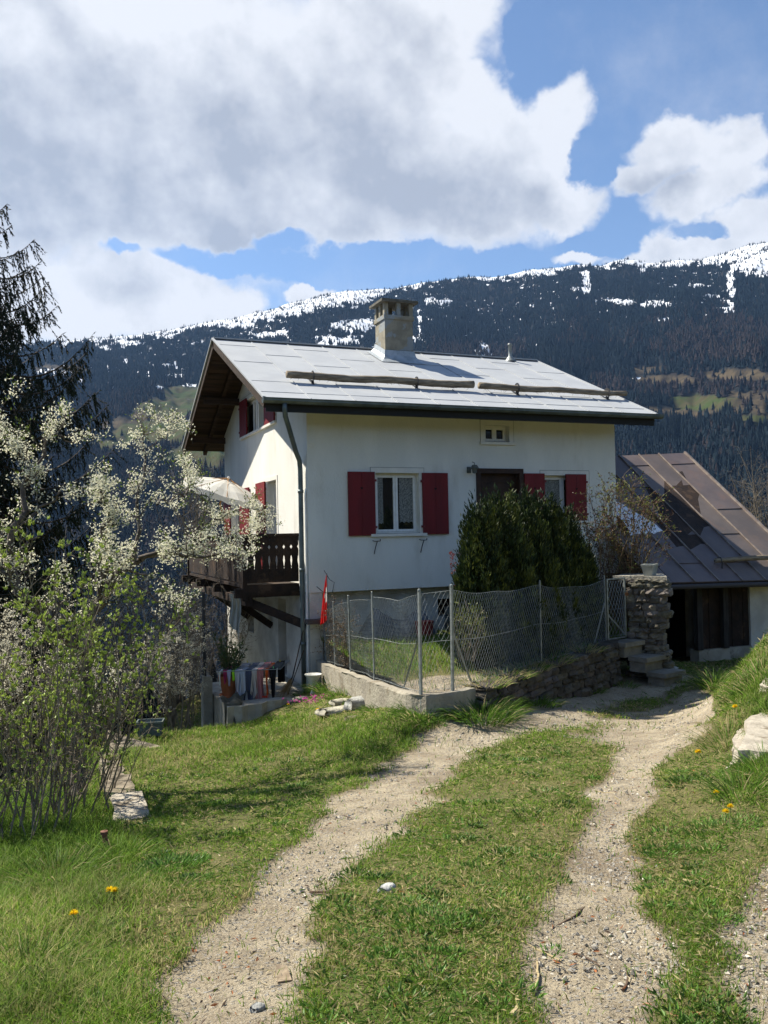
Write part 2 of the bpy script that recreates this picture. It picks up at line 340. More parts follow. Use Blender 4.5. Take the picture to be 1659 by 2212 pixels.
def far_z(x, y, raw=False):
    fx = x*CF[0]+y*CF[1]; lx = x*CR[0]+y*CR[1]; r = np.hypot(x, y); az = np.arctan2(lx, fx)
    zs = np.interp(az, SKA, SKT)*R1
    v = np.interp(r, [0, 15, 20, 60, 200, 500, 800], [-2, -3.2, -4.5, -14, -60, -140, -150])
    t = np.clip((r-R0)/(R1-R0), 0, 1.0)
    m = -150+(zs+150)*(t*.86+.14*t**2.2)
    fold = (fbm(az*14+3, r/900., 5)-.5)*150*np.sin(np.pi*np.clip(t, 0, 1))**.8*sstep(0, .1, t)+(fbm(x/60., y/60., 4)-.5)*34*sstep(0, .12, t)*(1-.6*sstep(.9, 1, t))
    m = np.where(r > R1, zs-(r-R1)*.22+(fbm(x/300., y/300., 3)-.5)*10, m)+fold
    z = np.where(r < R0, v+(fbm(x/20., y/20., 3)-.5)*1.5*sstep(15, 60, r), m)
    back = sstep(rad(38), rad(70), az)+sstep(rad(75), rad(110), -az)
    zb = np.interp(r, [0, 15, 60, 300, 3000, 7000], [-1, .5, 6, 40, 260, 300])
    return z*(1-back)+zb*back
def G(x, y):
    x = np.asarray(x, float); y = np.asarray(y, float)
    d = np.hypot(x-4, y-9); wgt = sstep(13., 19., d)
    return h_near(x, y)*(1-wgt)+far_z(x, y)*wgt+(fbm(x*1.1, y*1.1, 4)-.5)*.07
def hit(x, y):
    """the point where the ray through photo point x, y meets the near ground"""
    d = ray(x, y); t = np.linspace(1.5, 30, 900); Q = CAM+d[None]*t[:, None]; g = Q[:, 2]-G(Q[:, 0], Q[:, 1]); i = np.argmax(g < 0)
    if i == 0: i = len(t)-1
    a = g[i-1]/(g[i-1]-g[i]+1e-12); q = Q[i-1]+(Q[i]-Q[i-1])*a; return q
# wheel tracks (bare gravel) as centre lines with half widths
def track(rows):
    P = []; 
    for y, a, b in rows:
        L = hit(a, y); R_ = hit(b, y); P.append([*((L+R_)/2)[:2], min(1.1, np.linalg.norm(L[:2]-R_[:2])/2)])
    P = np.array(P); t = np.arange(len(P)); tt = np.linspace(0, len(P)-1, len(P)*10); return np.stack([np.interp(tt, t, P[:, i]) for i in range(3)], 1)
TR = [track([(2212, 330, 640), (2100, 350, 660), (2000, 430, 690), (1900, 530, 740), (1800, 640, 850), (1700, 760, 950), (1650, 820, 1010), (1600, 890, 1070), (1570, 960, 1150), (1545, 1050, 1250), (1515, 1150, 1290), (1492, 1230, 1370), (1474, 1320, 1450), (1460, 1400, 1500)]),
      track([(2212, 1120, 1480), (2100, 1120, 1450), (2000, 1150, 1430), (1900, 1200, 1400), (1800, 1245, 1380), (1700, 1280, 1410), (1650, 1310, 1440), (1600, 1350, 1500), (1560, 1400, 1530), (1520, 1455, 1535), (1495, 1475, 1530)]),
      track([(2212, 1600, 1800), (2120, 1530, 1760), (2030, 1570, 1800), (1950, 1600, 1800), (1860, 1640, 1800)])]
def bare(x, y):
    x = np.asarray(x, float); y = np.asarray(y, float); sh = x.shape; X = x.ravel(); Y = y.ravel(); out = np.full(len(X), -9.)
    for T in TR:
        for i in range(0, len(X), 50000):
            d = 1-np.hypot(X[i:i+50000, None]-T[:, 0], Y[i:i+50000, None]-T[:, 1])/np.maximum(T[:, 2], .12); out[i:i+50000] = np.maximum(out[i:i+50000], d.max(1))
    X2 = out+(fbm(X*2.2, Y*2.2, 5, .6)-.5)*1.5
    b_ = sstep(-.42, .42, X2); pxx, pyy = proj(np.stack([X, Y, h_near(X, Y)], 1)); far_ = (pyy < 1640) & (pxx > np.interp(pyy, [1400, 1480, 1560, 1640], [1600, 1540, 1545, 1560])) & (np.hypot(X, Y) < 17) & (np.hypot(X, Y) > 5); b_ = b_*np.where((pxx > 1520) & (pyy > 1850) & (np.hypot(X, Y) < 6), .95, 1)
    return np.where(far_, b_*.15, b_).reshape(sh)
# ------------------------------------------------------------------ near ground sheet
gx = np.arange(-17, 24, .07); gy = np.arange(-7, 28, .07); XX, YY = np.meshgrid(gx, gy, indexing='ij')
ZZ = G(XX, YY); BR = bare(XX, YY)
# trodden tracks lie slightly lower
ZZ = ZZ-BR*.035+(fbm(XX*5, YY*5, 4)-.5)*.035
_hit0 = hit
def hit(x, y):
    q = _hit0(x, y); q[2] -= float(bare(np.array([q[0]]), np.array([q[1]]))[0])*.035; return q
edge = np.minimum(np.minimum(XX-gx[0], gx[-1]-XX), np.minimum(YY-gy[0], gy[-1]-YY)); ZZ = ZZ-sstep(1.5, 0, edge)*1.2
DRY = sstep(.45, .62, fbm(XX*.55+4, YY*.55, 4))
m_ground = bpy.data.materials.new('ground'); m_ground.use_nodes = True; t = NT(m_ground.node_tree)
co = t.n('ShaderNodeNewGeometry').outputs['Position']; at = t.n('ShaderNodeAttribute', attribute_name='Col'); sep = t.n('ShaderNodeSeparateColor'); t.t.links.new(at.outputs['Color'], sep.inputs[0])
gr = t.mix(t.mr(t.noise(co, 7, 8, .65), .35, .65), (.12, .135, .04), (.24, .215, .09))
gr = t.mix(t.mr(t.noise(co, 45, 5, .6), .4, .62), gr, (.15, .14, .065))
gr = t.mix(sep.outputs[1], gr, t.mix(t.noise(co, 30, 5), (.20, .18, .085), (.13, .12, .04)))
di = t.mix(t.mr(t.noise(co, 3.0, 7, .6), .35, .65), (.48, .41, .29), (.36, .30, .21))
vor = t.n('ShaderNodeTexVoronoi'); vor.inputs['Scale'].default_value = 38; vor.inputs['Randomness'].default_value = 1; t.t.links.new(co, vor.inputs['Vector'])
vs = t.n('ShaderNodeSeparateColor'); t.t.links.new(vor.outputs['Color'], vs.inputs[0])
peb = t.mix(vs.outputs[0], (.20, .19, .175), (.52, .49, .43))
pm = t.math('MULTIPLY', t.mr(vor.outputs['Distance'], .42, .30), t.mr(t.noise(co, 2.2, 5), .30, .55))
pm = t.math('MULTIPLY', pm, t.mr(vs.outputs[1], .35, .5))
di = t.mix(t.mr(t.noise(co, 1.1, 6, .65), .50, .66, 0, .75), di, (.235, .185, .125)); di = t.mix(t.mr(t.noise(co, 12, 8, .7), .52, .66, 0, .7), di, (.20, .165, .115))
di = t.mix(pm, di, peb); di = t.mix(t.mr(t.noise(co, 70, 4, .6), .53, .68), di, (.15, .12, .085)); di = t.mix(t.mr(t.noise(co, 120, 3, .6), .60, .66), di, (.55, .52, .46))
di = t.mix(t.mr(sep.outputs[0], .95, .45, 0, .8), di, (.19, .15, .095))
nb = t.noise(co, 16, 8, .68); bm = t.mr(t.math('ADD', sep.outputs[0], t.math('MULTIPLY', t.math('SUBTRACT', nb, .5), .9)), .35, .65)
colr = t.mix(bm, gr, di)
p = t.n('ShaderNodeBsdfPrincipled'); p.inputs['Roughness'].default_value = .95; p.inputs['Specular IOR Level'].default_value = .1; t.put(p.inputs['Base Color'], colr)
bp = t.n('ShaderNodeBump'); bp.inputs['Strength'].default_value = 1.; bp.inputs['Distance'].default_value = .035
t.t.links.new(t.math('ADD', t.noise(co, 60, 6, .7), t.math('MULTIPLY', pm, .6)), bp.inputs['Height']); t.t.links.new(bp.outputs[0], p.inputs['Normal'])
o_ = t.n('ShaderNodeOutputMaterial'); t.t.links.new(p.outputs[0], o_.inputs[0])
mb = MB(); mb.grid(np.stack([XX, YY, ZZ], 2), np.stack([BR, DRY*.6, np.zeros_like(BR)], 2)); solo('ground', mb, m_ground, kind='structure', smooth=True)
# ------------------------------------------------------------------ mountain side and valley
az1 = np.concatenate([np.arange(-180, -41, 3.), np.arange(-41, 47, .12), np.arange(47, 181, 3.)])
rr = np.concatenate([np.geomspace(15.5, 800, 60)[:-1], np.linspace(800, 3560, 330), np.linspace(3600, 6500, 12)])
AZ, RR = np.meshgrid(np.radians(az1), rr, indexing='ij')
FX = RR*(np.cos(AZ)*CF[0]+np.sin(AZ)*CR[0]); FY = RR*(np.cos(AZ)*CF[1]+np.sin(AZ)*CR[1]); FZ = far_z(FX, FY)-.35*sstep(40, 20, RR)
def ell(x, y, L, nz=0): 
    o = np.zeros_like(x)
    for (a, b, p_, q_) in L: o = np.maximum(o, sstep(-.15, .2, 1-np.hypot((x-a)/p_, (y-b)/q_)+nz))
    return o
SNOWP = [(765, 703, 60, 13), (735, 735, 50, 10), (700, 748, 18, 10), (580, 722, 34, 9), (275, 741, 34, 9), (357, 724, 20, 8), (508, 698, 50, 12), (231, 752, 12, 5), (271, 778, 6, 6), (377, 812, 18, 5), (317, 812, 9, 3), (407, 832, 14, 4), (341, 838, 9, 5), (116, 806, 34, 7), (172, 823, 10, 5), (360, 790, 12, 4),
         (1267, 610, 10, 26), (1250, 625, 14, 5), (1343, 655, 42, 9), (1412, 656, 34, 8), (950, 652, 32, 7), (905, 700, 5, 26), (1047, 757, 13, 14), (1030, 762, 6, 6), (1579, 663, 20, 10), (1579, 612, 9, 30), (1192, 701, 9, 5), (1509, 618, 22, 4), (1180, 590, 30, 7), (1100, 595, 10, 6), (1440, 690, 26, 4), (1540, 640, 18, 5), (1150, 745, 28, 3), (890, 735, 24, 6), (1376, 818, 10, 3)]
MEADG = [(1515, 870, 78, 17), (385, 880, 90, 22), (350, 935, 110, 26), (240, 962, 60, 10), (440, 985, 90, 26), (1350, 912, 34, 10), (400, 850, 60, 16), (1640, 905, 50, 10)]
MEADB = [(1440, 822, 80, 12), (1590, 812, 90, 14), (1400, 800, 40, 8), (1620, 870, 70, 26), (1450, 890, 120, 12), (270, 920, 60, 16), (330, 900, 60, 14), (130, 800, 60, 12)]
def masks(x, y, z):
    px, py = proj(np.stack([x, y, z], -1)); sky_y = np.interp(px, [a for a, b in SKY], [b for a, b in SKY]); d = py-sky_y
    n = (fbm(px/14.+50, py/7.+9, 5, .6)-.5)
    wband = np.interp(px, [0, 230, 430, 480, 600, 700, 790, 830, 1000, 1090, 1150, 1300, 1400, 1500, 1560, 1620, 1700, 2100], [2, 6, 5, 16, 25, 32, 34, 8, 2, 8, 14, 8, 12, 14, 26, 70, 90, 60])
    snow = sstep(-6, 6, wband-d+n*46)
    snow = np.maximum(snow, ell(px, py, SNOWP, n*2.4))
    speck = sstep(.63, .68, fbm(px/9.+5, py/5., 4, .65))*sstep(240, 60, d)*sstep(-.02, .06, fbm(px/90., py/40., 3)-.45)
    snow = np.maximum(snow, speck)
    g = ell(px, py, MEADG, n*1.0); b = ell(px, py, MEADB, n*1.0)
    return snow, g*(1-snow), b*(1-g)*(1-snow), px, py, d
sn, mg, mbn, _, _, _ = masks(FX, FY, FZ)
inb = ((np.abs(np.degrees(AZ)-3) < 44) & (RR > 790)).astype(float); sn *= inb; mg *= inb; mbn *= inb
sn = np.where(inb > 0, sn, sstep(700, 900, FZ))
m_mt = bpy.data.materials.new('mountain'); m_mt.use_nodes = True; t = NT(m_mt.node_tree)
co = t.n('ShaderNodeNewGeometry').outputs['Position']; at = t.n('ShaderNodeAttribute', attribute_name='Col'); sep = t.n('ShaderNodeSeparateColor'); t.t.links.new(at.outputs['Color'], sep.inputs[0])
fl = t.mix(t.mr(t.noise(co, .012, 7, .6), .4, .62), (.008, .012, .015), (.020, .018, .018))
gm_ = t.mix(t.mr(t.noise(co, .02, 7, .65), .4, .62), (.036, .052, .015), (.052, .046, .022))
bm_ = t.mix(t.mr(t.noise(co, .03, 7, .65), .4, .62), (.07, .055, .034), (.034, .028, .02))
c_ = t.mix(sep.outputs[1], fl, gm_); c_ = t.mix(sep.outputs[2], c_, bm_)
c_ = t.mix(t.mr(sep.outputs[0], .4, .6), c_, t.mix(t.mr(t.noise(co, .05, 6, .7), .60, .72), (.62, .65, .70), (.12, .11, .1)))
p = t.n('ShaderNodeBsdfPrincipled'); p.inputs['Roughness'].default_value = .95; p.inputs['Specular IOR Level'].default_value = .05; t.put(p.inputs['Base Color'], c_)
o_ = t.n('ShaderNodeOutputMaterial'); t.t.links.new(p.outputs[0], o_.inputs[0])
mb = MB(); mb.grid(np.stack([FX, FY, FZ], 2), np.stack([sn, mg, mbn], 2)); solo('mountain', mb, m_mt, kind='structure', smooth=True)
# forests
def conifers(P, H, Wd, col, layers=4, k=5):
    n = len(P); mb = MB(); ang0 = rng.random(n)*6.28
    for L in range(layers):
        f0 = .08+.80*L/layers; f1 = min(1., f0+1.5/layers); r = Wd*(1-L/layers*.92)*.5*(1+.25*(rng.random(n)-.5))
        ap = P.copy(); ap[:, 2] += H*f1; V = np.zeros((n, k+1, 3)); V[:, k] = ap
        for j in range(k):
            a = ang0+j*2*math.pi/k+L*.6; rj = r*(.75+.5*rng.random(n))
            V[:, j] = P+np.stack([np.cos(a)*rj, np.sin(a)*rj, H*(f0+.04*(rng.random(n)-.5))], 1)
        base = (np.arange(n)*(k+1))[:, None]; F = np.concatenate([base+np.array([j, (j+1) % k, k]) for j in range(k)])
        mb.raw(V, F, np.repeat(col, k+1, 0))
    return mb
N = 150000
saz = np.radians(rng.uniform(-40, 46, N)); sr = R0+(3530-R0)*rng.random(N)**.75
sx = sr*(np.cos(saz)*CF[0]+np.sin(saz)*CR[0]); sy = sr*(np.cos(saz)*CF[1]+np.sin(saz)*CR[1]); sz = far_z(sx, sy)
s_, g_, b_, px_, py_, dsk = masks(sx, sy, sz)
keep = (s_ < .45+.0) & (g_ < .3) & (b_ < .4)
stray = rng.random(N) < np.where(s_ >= .45, .20+.6*sstep(.5, .7, fbm(px_/22., py_/9., 3)), .05)
dens = 1-.35*sstep(1800, 900, sr)
sel = (keep & (rng.random(N) < dens)) | ((~keep) & stray & (g_ < .3))
brown = sstep(.0, 1., (fbm(px_/120.+7, py_/40.+3, 4)-.5)*5+.5)*sstep(80, 170, dsk)*np.where(px_ < 800, 1.0, sstep(910, 830, py_)*1.1+sstep(880, 1000, py_)*.3)
isb = rng.random(N) < brown*.8
cn = fbm(px_/60., py_/30., 3)
Hs = rng.uniform(11, 24, N)*(1-.25*sstep(2600, 3500, sr))*np.where(s_ > .45, .7, 1)
q = sel & ~isb
cc = np.array([.010, .018, .023])*(0.8+.35*rng.random((q.sum(), 1)))*(0.7+.6*cn[q][:, None])  # bluish tint of the distant air mixed into the spruce colour
m_for = mat('spruce_foliage_far', (1, 1, 1), None, rough=.95, spec=.05, vcol=True)
mb = conifers(np.stack([sx, sy, sz-1], 1)[q], Hs[q], Hs[q]*.42, cc, 3, 5)
solo('spruce_forest', mb, m_for, 'dark spruce forest covering the mountain slope beneath the snow', 'forest', kind='stuff')
q = sel & isb
cc = np.array([.036, .029, .028])*(0.75+.45*rng.random((q.sum(), 1)))
mb = conifers(np.stack([sx, sy, sz-1], 1)[q], Hs[q]*.85, Hs[q]*.5, cc, 3, 5)
solo('larch_forest', mb, m_for, 'brownish leafless larch forest in a band across the middle of the mountain slope', 'forest', kind='stuff')
# woods in the valley right below the garden
N = 5200; saz = np.radians(rng.uniform(-40, 42, N)); sr = 85*(800/85)**rng.random(N)
sx = sr*(np.cos(saz)*CF[0]+np.sin(saz)*CR[0]); sy = sr*(np.cos(saz)*CF[1]+np.sin(saz)*CR[1]); sz = far_z(sx, sy)
Hs = rng.uniform(8, 18, N)*np.interp(sr, [46, 120, 800], [.55, .9, 1.1]); cc = np.where(rng.random((N, 1)) < .55, np.array([[.014, .020, .014]]), np.array([[.030, .024, .018]]))*(0.5+.9*rng.random((N, 1)))
mb = conifers(np.stack([sx, sy, sz-.5], 1), Hs, Hs*.36, cc, 9, 9); solo('valley_woods', mb, m_for, 'dark mixed woods filling the valley below the garden', 'forest', kind='stuff')
# ================================================================== HOUSE
HX0, HX1, HY0, HY1 = 4.67, 11.8, 15.26, 23.0
RZ, RY, EZ, EY0, EY1 = 6.10, 19.18, 4.02, 14.5, 23.86
SLP = (RZ-EZ)/(RY-EY0)
def roofz(y): return RZ-abs(y-RY)*SLP
house = empty('house', 'white plastered house with pale metal gable roof and red window shutters', 'house', (8.2, 19, -1.3))
def wall_strips(mb, O, U, N_, ucoords, holes, z0, ztop, depth):
    """O origin, U unit direction, N_ outward normal; holes (u0,u1,z0,z1); ztop(u) height"""
    us = sorted(set(list(ucoords)+[h for a in holes for h in a[:2]])); O = np.array(O, float); U = np.array(U, float); N_ = np.array(N_, float)
    pt = lambda u, z, dd=0: O+U*u+V3(0, 0, z)-N_*dd
    for a, b in zip(us[:-1], us[1:]):
        hs = sorted([h for h in holes if h[0] <= a+1e-6 and h[1] >= b-1e-6], key=lambda h: h[2]); za = z0; cur = [(z0, z0)]
        for h in hs: mb.raw([pt(a, cur[-1][0]), pt(b, cur[-1][0]), pt(b, h[2]), pt(a, h[2])], np.array([[0, 1, 2, 3]])); cur.append((h[3], h[3]))
        mb.raw([pt(a, cur[-1][0]), pt(b, cur[-1][0]), pt(b, ztop(b)), pt(a, ztop(a))], np.array([[0, 1, 2, 3]]))
    for (u0, u1, a, b) in holes:
        for q in ((pt(u0, a), pt(u1, a), pt(u1, a, depth), pt(u0, a, depth)), (pt(u0, b), pt(u1, b), pt(u1, b, depth), pt(u0, b, depth)),
                  (pt(u0, a), pt(u0, b), pt(u0, b, depth), pt(u0, a, depth)), (pt(u1, a), pt(u1, b), pt(u1, b, depth), pt(u1, a, depth))):
            mb.raw(q, np.array([[0, 1, 2, 3]]))
UZ0 = .47
F_H = [(6.06, 7.0, 1.56, 2.76), (9.94, 10.98, 1.76, 2.74), (8.52, 9.10, 3.42, 3.78), (8.30, 9.40, .62, 2.86)]
G_H = [(19.24, 20.75, 4.03, 4.88), (17.55, 18.95, 4.03, 4.86), (17.55, 18.36, .66, 2.76), (21.03, 22.15, 1.5, 2.72)]
wl = MB()
wall_strips(wl, (0, HY0, 0), (1, 0, 0), (0, -1, 0), [HX0, HX1], F_H, UZ0, lambda u: roofz(HY0)-.10, .24)
gt = lambda u: roofz(u)-.10
wall_strips(wl, (HX0, 0, 0), (0, 1, 0), (-1, 0, 0), [HY0, RY, HY1], G_H, UZ0, gt, .24)
wall_strips(wl, (HX1, 0, 0), (0, 1, 0), (1, 0, 0), [HY0, RY, HY1], [], UZ0-.0, gt, .2)
wall_strips(wl, (0, HY1, 0), (1, 0, 0), (0, 1, 0), [HX0, HX1], [], UZ0, lambda u: roofz(HY1)-.1, .2)
wl.raw([(HX0, HY0, UZ0), (HX1, HY0, UZ0), (HX1, HY1, UZ0), (HX0, HY1, UZ0)], np.array([[0, 1, 2, 3]]))
part('wall', wl, m_plaster, house)
# dark room behind the windows
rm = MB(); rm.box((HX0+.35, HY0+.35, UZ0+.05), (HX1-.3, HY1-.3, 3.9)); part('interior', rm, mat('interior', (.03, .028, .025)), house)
# lower storey, set back under the front
BH = [(19.85, 20.5, -.77, -.27), (16.95, 17.6, -1.34, .23)]
bw = MB(); BY0 = 15.55
wall_strips(bw, (HX0+.004, 0, 0), (0, 1, 0), (-1, 0, 0), [HY0+.02, HY1-.03], BH, -2.6, lambda u: UZ0, .2)
wall_strips(bw, (0, BY0, 0), (1, 0, 0), (0, -1, 0), [HX0+.25, HX1-.02], [(7.5, 7.95, -.15, .2)], -2.6, lambda u: UZ0, .3)
bw.box((HX0+.006, HY0+.02, -2.6), (HX0+.26, BY0+.02, UZ0-.002))
wall_strips(bw, (HX1-.03, 0, 0), (0, 1, 0), (1, 0, 0), [HY0+.1, HY1-.03], [], -2.6, lambda u: UZ0, .2)
part('basement_wall', bw, m_plaster2, house)
for nm_, lo_, hi_ in (('basement_door', (HX0+.2, 16.9, -1.36), (HX0+.26, 17.65, .3)), ('basement_hatch', (HX0+.2, 19.8, -.8), (HX0+.25, 20.55, -.2)), ('basement_hatch', (7.4, BY0+.3, -.2), (8.05, BY0+.34, .25))):
    dk = MB(); dk.box(lo_, hi_); part(nm_, dk, m_door, house)
# ---- roof
X0r, X1r = 3.67, 12.32; roof_n = nrm(V3(0, -SLP, 1)); roof_b = nrm(V3(0, SLP, 1))
rf = MB()
def rpt(x, y, off=0): 
    n = roof_n if y <= RY else roof_b
    return V3(x, y, roofz(y))+n*off
# metal sheets: columns 0.83 m, laps staggered, every sheet's lower edge rides over the next
cols = np.arange(X0r, X1r+.01, (X1r-X0r)/10)
for ci in range(10):
    a, b = cols[ci], cols[ci+1]
    for side in (0, 1):
        ye = EY0 if side == 0 else EY1; sg = 1 if side == 0 else -1; Ls = 4.68
        cuts = [0, .38]+[.38+(ci % 2)*.75+.75+1.5*k for k in range(4)]; cuts = [c for c in cuts if c < Ls-.2]+[Ls]
        for c0, c1 in zip(cuts[:-1], cuts[1:]):
            y0 = ye+sg*c0; y1 = ye+sg*c1; lift = .010; o1 = .002
            jt = (rng.random(4)-.5)*.004; tone = .985+.018*rng.random()
            V = [rpt(a+.004, y0, lift+jt[0]), rpt(b-.004, y0, lift+jt[1]), rpt(b-.004, y1+sg*.0, o1+jt[2]), rpt(a+.004, y1, o1+jt[3]), rpt(a+.004, y0, -.01), rpt(b-.004, y0, -.01)]
            rf.raw(V, [np.array([[0, 1, 2, 3], [4, 5, 1, 0]])], (tone, tone, tone))
for c in cols[1:-1]:
    for side in (0, 1):
        ye = EY0 if side == 0 else EY1; n_ = roof_n if side == 0 else roof_b
        rf.beam(V3(c, ye, roofz(ye))+n_*.014, V3(c, RY, RZ)+n_*.010, .016, .022, n_)
rf.beam(V3(X0r, RY, RZ+.02), V3(X1r, RY, RZ+.02), .16, .03)
for x in (X0r-.01, X1r+.01):
    for ye in (EY0, EY1):
        n_ = roof_n if ye < RY else roof_b
        rf.beam(V3(x, ye, roofz(ye))+n_*.012, V3(x, RY, RZ)+n_*.012, .05, .035, n_)
# solid underside
roof = part('roof', rf, m_roof, house)
sf = MB()
for ye in (EY0, EY1):
    n_ = roof_n if ye < RY else roof_b
    for k in range(20):       # boards
        t0 = k/20; t1 = (k+1)/20; a = V3(0, ye+(RY-ye)*(t0+.001), 0); b = V3(0, ye+(RY-ye)*(t1-.001), 0)
        V = []
        for off in (-.02, -.05-(k % 3)*.003):
            for x in (X0r, X1r):
                for q in (a, b): V.append(V3(x, q[1], roofz(q[1]))+n_*off)
        sf.raw(V, np.array([[0, 1, 3, 2], [4, 6, 7, 5], [0, 4, 5, 1], [2, 3, 7, 6], [0, 2, 6, 4], [1, 5, 7, 3]]))
    for x in (X0r+.02, X1r-.02):
        sf.beam(V3(x, ye, roofz(ye))-n_*.10, V3(x, RY, RZ)-n_*.10, .045, .17, n_)
    for x in list(np.arange(X0r+.6, X1r-.3, .85)):
        sf.beam(V3(x, ye+.02*(1 if ye < RY else -1), roofz(ye))-n_*.115, V3(x, RY, RZ)-n_*.115, .09, .13, n_)
for yb in (HY0+.1, 17.2, RY, 21.1, HY1-.1):
    sf.beam(V3(X0r+.12, yb, roofz(yb)-.27), V3(X1r-.12, yb, roofz(yb)-.27), .13, .16)
part('roof_timber', sf, m_soffit, house)
# chimney
ch = MB(); c0, c1, d0, d1 = 7.52, 8.24, 18.15, 18.75
ch.box((c0, d0, 5.3), (c1, d1, 6.62)); ch.box((c0-.03, d0-.03, 6.622), (c1+.03, d1+.03, 6.72))
for x in (c0-.01, (c0+c1)/2-.05, c1-.09):
    for y in (d0-.01, d1-.09): ch.box((x, y, 6.722), (x+.10, y+.10, 7.02))
for y in (d0+.25,): 
    for x in (c0-.01, c1-.09): ch.box((x, y, 6.722), (x+.10, y+.10, 7.018))
mch = mat('chimney_render', (.29, .265, .20), (.21, .19, .145), 4, .95, .8, 20, c3=(.25, .27, .27), c3scale=2.6, c3lo=.52, c3hi=.55)
part('chimney', ch, mch, roof)
cp = MB(); cp.box((c0-.11, d0-.11, 7.022), (c1+.11, d1+.11, 7.08)); cp.box((c0+.08, d0+.08, 6.6), (c1-.08, d1-.08, 6.74)); part('chimney_cap', cp, mat('cap_stone', (.15, .14, .115), (.09, .085, .07), 8, .95, .6), roof)
fl_ = MB(); prev = None; rings = []
for k, (gr_, hh) in enumerate([(.20, .025), (.10, .06), (.045, .13), (.02, .25)]):
    ring = []
    for x, y in ((c0-gr_, d0-gr_*1.4), (c1+gr_, d0-gr_*1.4), (c1+gr_, d1+gr_*.5), (c0-gr_, d1+gr_*.5)):
        ring.append(V3(x, y, roofz(min(y, RY))+hh+(0 if k else -.0)))
    rings.append(ring)
for a, b in zip(rings[:-1], rings[1:]):
    for j in range(4): fl_.raw([a[j], a[(j+1) % 4], b[(j+1) % 4], b[j]], np.array([[0, 1, 2, 3]]))
part('chimney_flashing', fl_, mat('flashing', (.42, .45, .47), (.30, .33, .34), 6, .45, .2, 10, metal=.2), roof)
vp = MB(); bx = 11.42; vp.lathe((bx, 19.0, 6.0), [(.16, .0), (.07, .12), (.05, .16), (.045, .42), (.06, .425), (.06, .47), (.0, .48)], 14); part('vent_pipe', vp, m_galv, roof, smooth=True)
# gutter
gu = MB(); gprof = [(-.075, .0), (-.072, -.04), (-.04, -.075), (0, -.088), (.04, -.075), (.07, -.04), (.075, .0)]
for x0_, x1_, nm in ((X0r-.05, X1r+.1, 0),):
    A_ = np.array([[x, EY0-.06+a, EZ-.0+b-.02] for x in (x0_, x1_) for a, b in gprof]); k = len(gprof)
    gu.raw(A_, np.array([[j, j+1, k+j+1, k+j] for j in range(k-1)]))
    B_ = A_.copy(); B_[:, 1] = EY0-.06+(A_[:, 1]-EY0+.06)*.93; B_[:, 2] += .006; gu.raw(B_, np.array([[k+j, k+j+1, j+1, j] for j in range(k-1)]))
    gu.raw([A_[j] for j in range(k)], np.array([list(range(k))])); gu.raw([A_[k+j] for j in range(k)], np.array([list(range(k))]))
    gu.tube([(x0_, EY0-.137, EZ-.018), (x1_, EY0-.137, EZ-.018)], .012, 6)
gut = part('gutter', gu, m_zinc, house)
fa = MB(); fa.box((X0r+.03, EY0+.025, EZ-.24), (X1r-.03, EY0+.05, EZ-.03)); part('fascia', fa, mat('fascia', (.018, .019, .02)), house)
# downpipe at the near corner
dp = MB(); px0 = X0r+.35; cxp, cyp = HX0-.09, HY0+.16
pts = [(px0, EY0-.06, EZ-.09), (px0, EY0-.06, EZ-.2), (px0+.02, EY0-.02, EZ-.32), (px0+.12, EY0+.12, EZ-.5), (cxp-.12, cyp-.14, EZ-.88), (cxp-.02, cyp-.02, EZ-1.03), (cxp, cyp, EZ-1.2), (cxp, cyp, 1.5), (cxp, cyp, 0), (cxp, cyp, -1.32)]
dp.tube(pts, .047, 12)
for z in (2.4, .9, -.5): dp.lathe((cxp, cyp, z), [(.047, -.03), (.058, -.03), (.058, .03), (.047, .03)], 12)
part('downpipe', dp, m_zinc, house, smooth=True)
gp = MB(); gp.tube([(HX0-.035, HY0+.05, 2.35), (HX0-.035, HY0+.05, -1.3)], .017, 8); gp.tube([(HX0-.035, HY0+.05, 2.35), (HX0-.0, HY0+.1, 2.45)], .017, 8)
part('cable_conduit', gp, m_white, house)
# snow guard logs
def log(x0_, x1_, y, hooks, r0, r1):
    z = roofz(y)+.15; L = MB(); n = 26; xs = np.linspace(x0_, x1_, n)
    L.tube([(x, y+.012*math.sin(i*.9)+.0*i, z+.012*math.sin(i*.5+1)) for i, x in enumerate(xs)], [r0+(r1-r0)*i/n+.004*math.sin(i*2.1) for i in range(n)], 12)
    st = MB(); 
    for k in range(0):
        pass
    m = 46; xa = rng.uniform(x0_+.1, x1_-.1, m); A_ = np.stack([xa, np.full(m, y-.03), np.full(m, z-r0*.8)], 1); B_ = A_+np.stack([rng.uniform(-.09, .09, m), rng.uniform(-.05, .02, m), rng.uniform(-.07, .01, m)], 1)
    L.sticks(A_, B_, .004, .002)
    o = part('snow_guard_log', L, m_log, house, smooth=True)
    for hx in hooks:
        h = MB(); c = V3(hx, y, z); arc = [c+V3(0, math.cos(a)*(r0+.02), math.sin(a)*(r0+.02)) for a in np.linspace(rad(200), rad(-30), 12)][::-1]
        arc = [c+V3(0, -.02, -.17)]+[c+V3(0, -(r0+.02), -.05)]+[c+V3(0, -math.cos(a)*(r0+.02), math.sin(a)*(r0+.02)) for a in np.linspace(0, rad(200), 10)]
        for p_, q_ in zip(arc[:-1], arc[1:]): h.beam(p_, q_, .04, .008, (1, 0, 0))
        h.beam(c+V3(0, -.09, -.17), c+V3(0, .2, -.03), .04, .01); h.beam(c+V3(0, -.03, -.17), c+V3(0, .02, -.08), .05, .03)
        part('bracket', h, m_dark, o)
log(4.40, 8.47, 15.62, (4.92, 7.15), .072, .078); log(8.58, 12.38, 15.56, (9.5, 11.85), .072, .055)
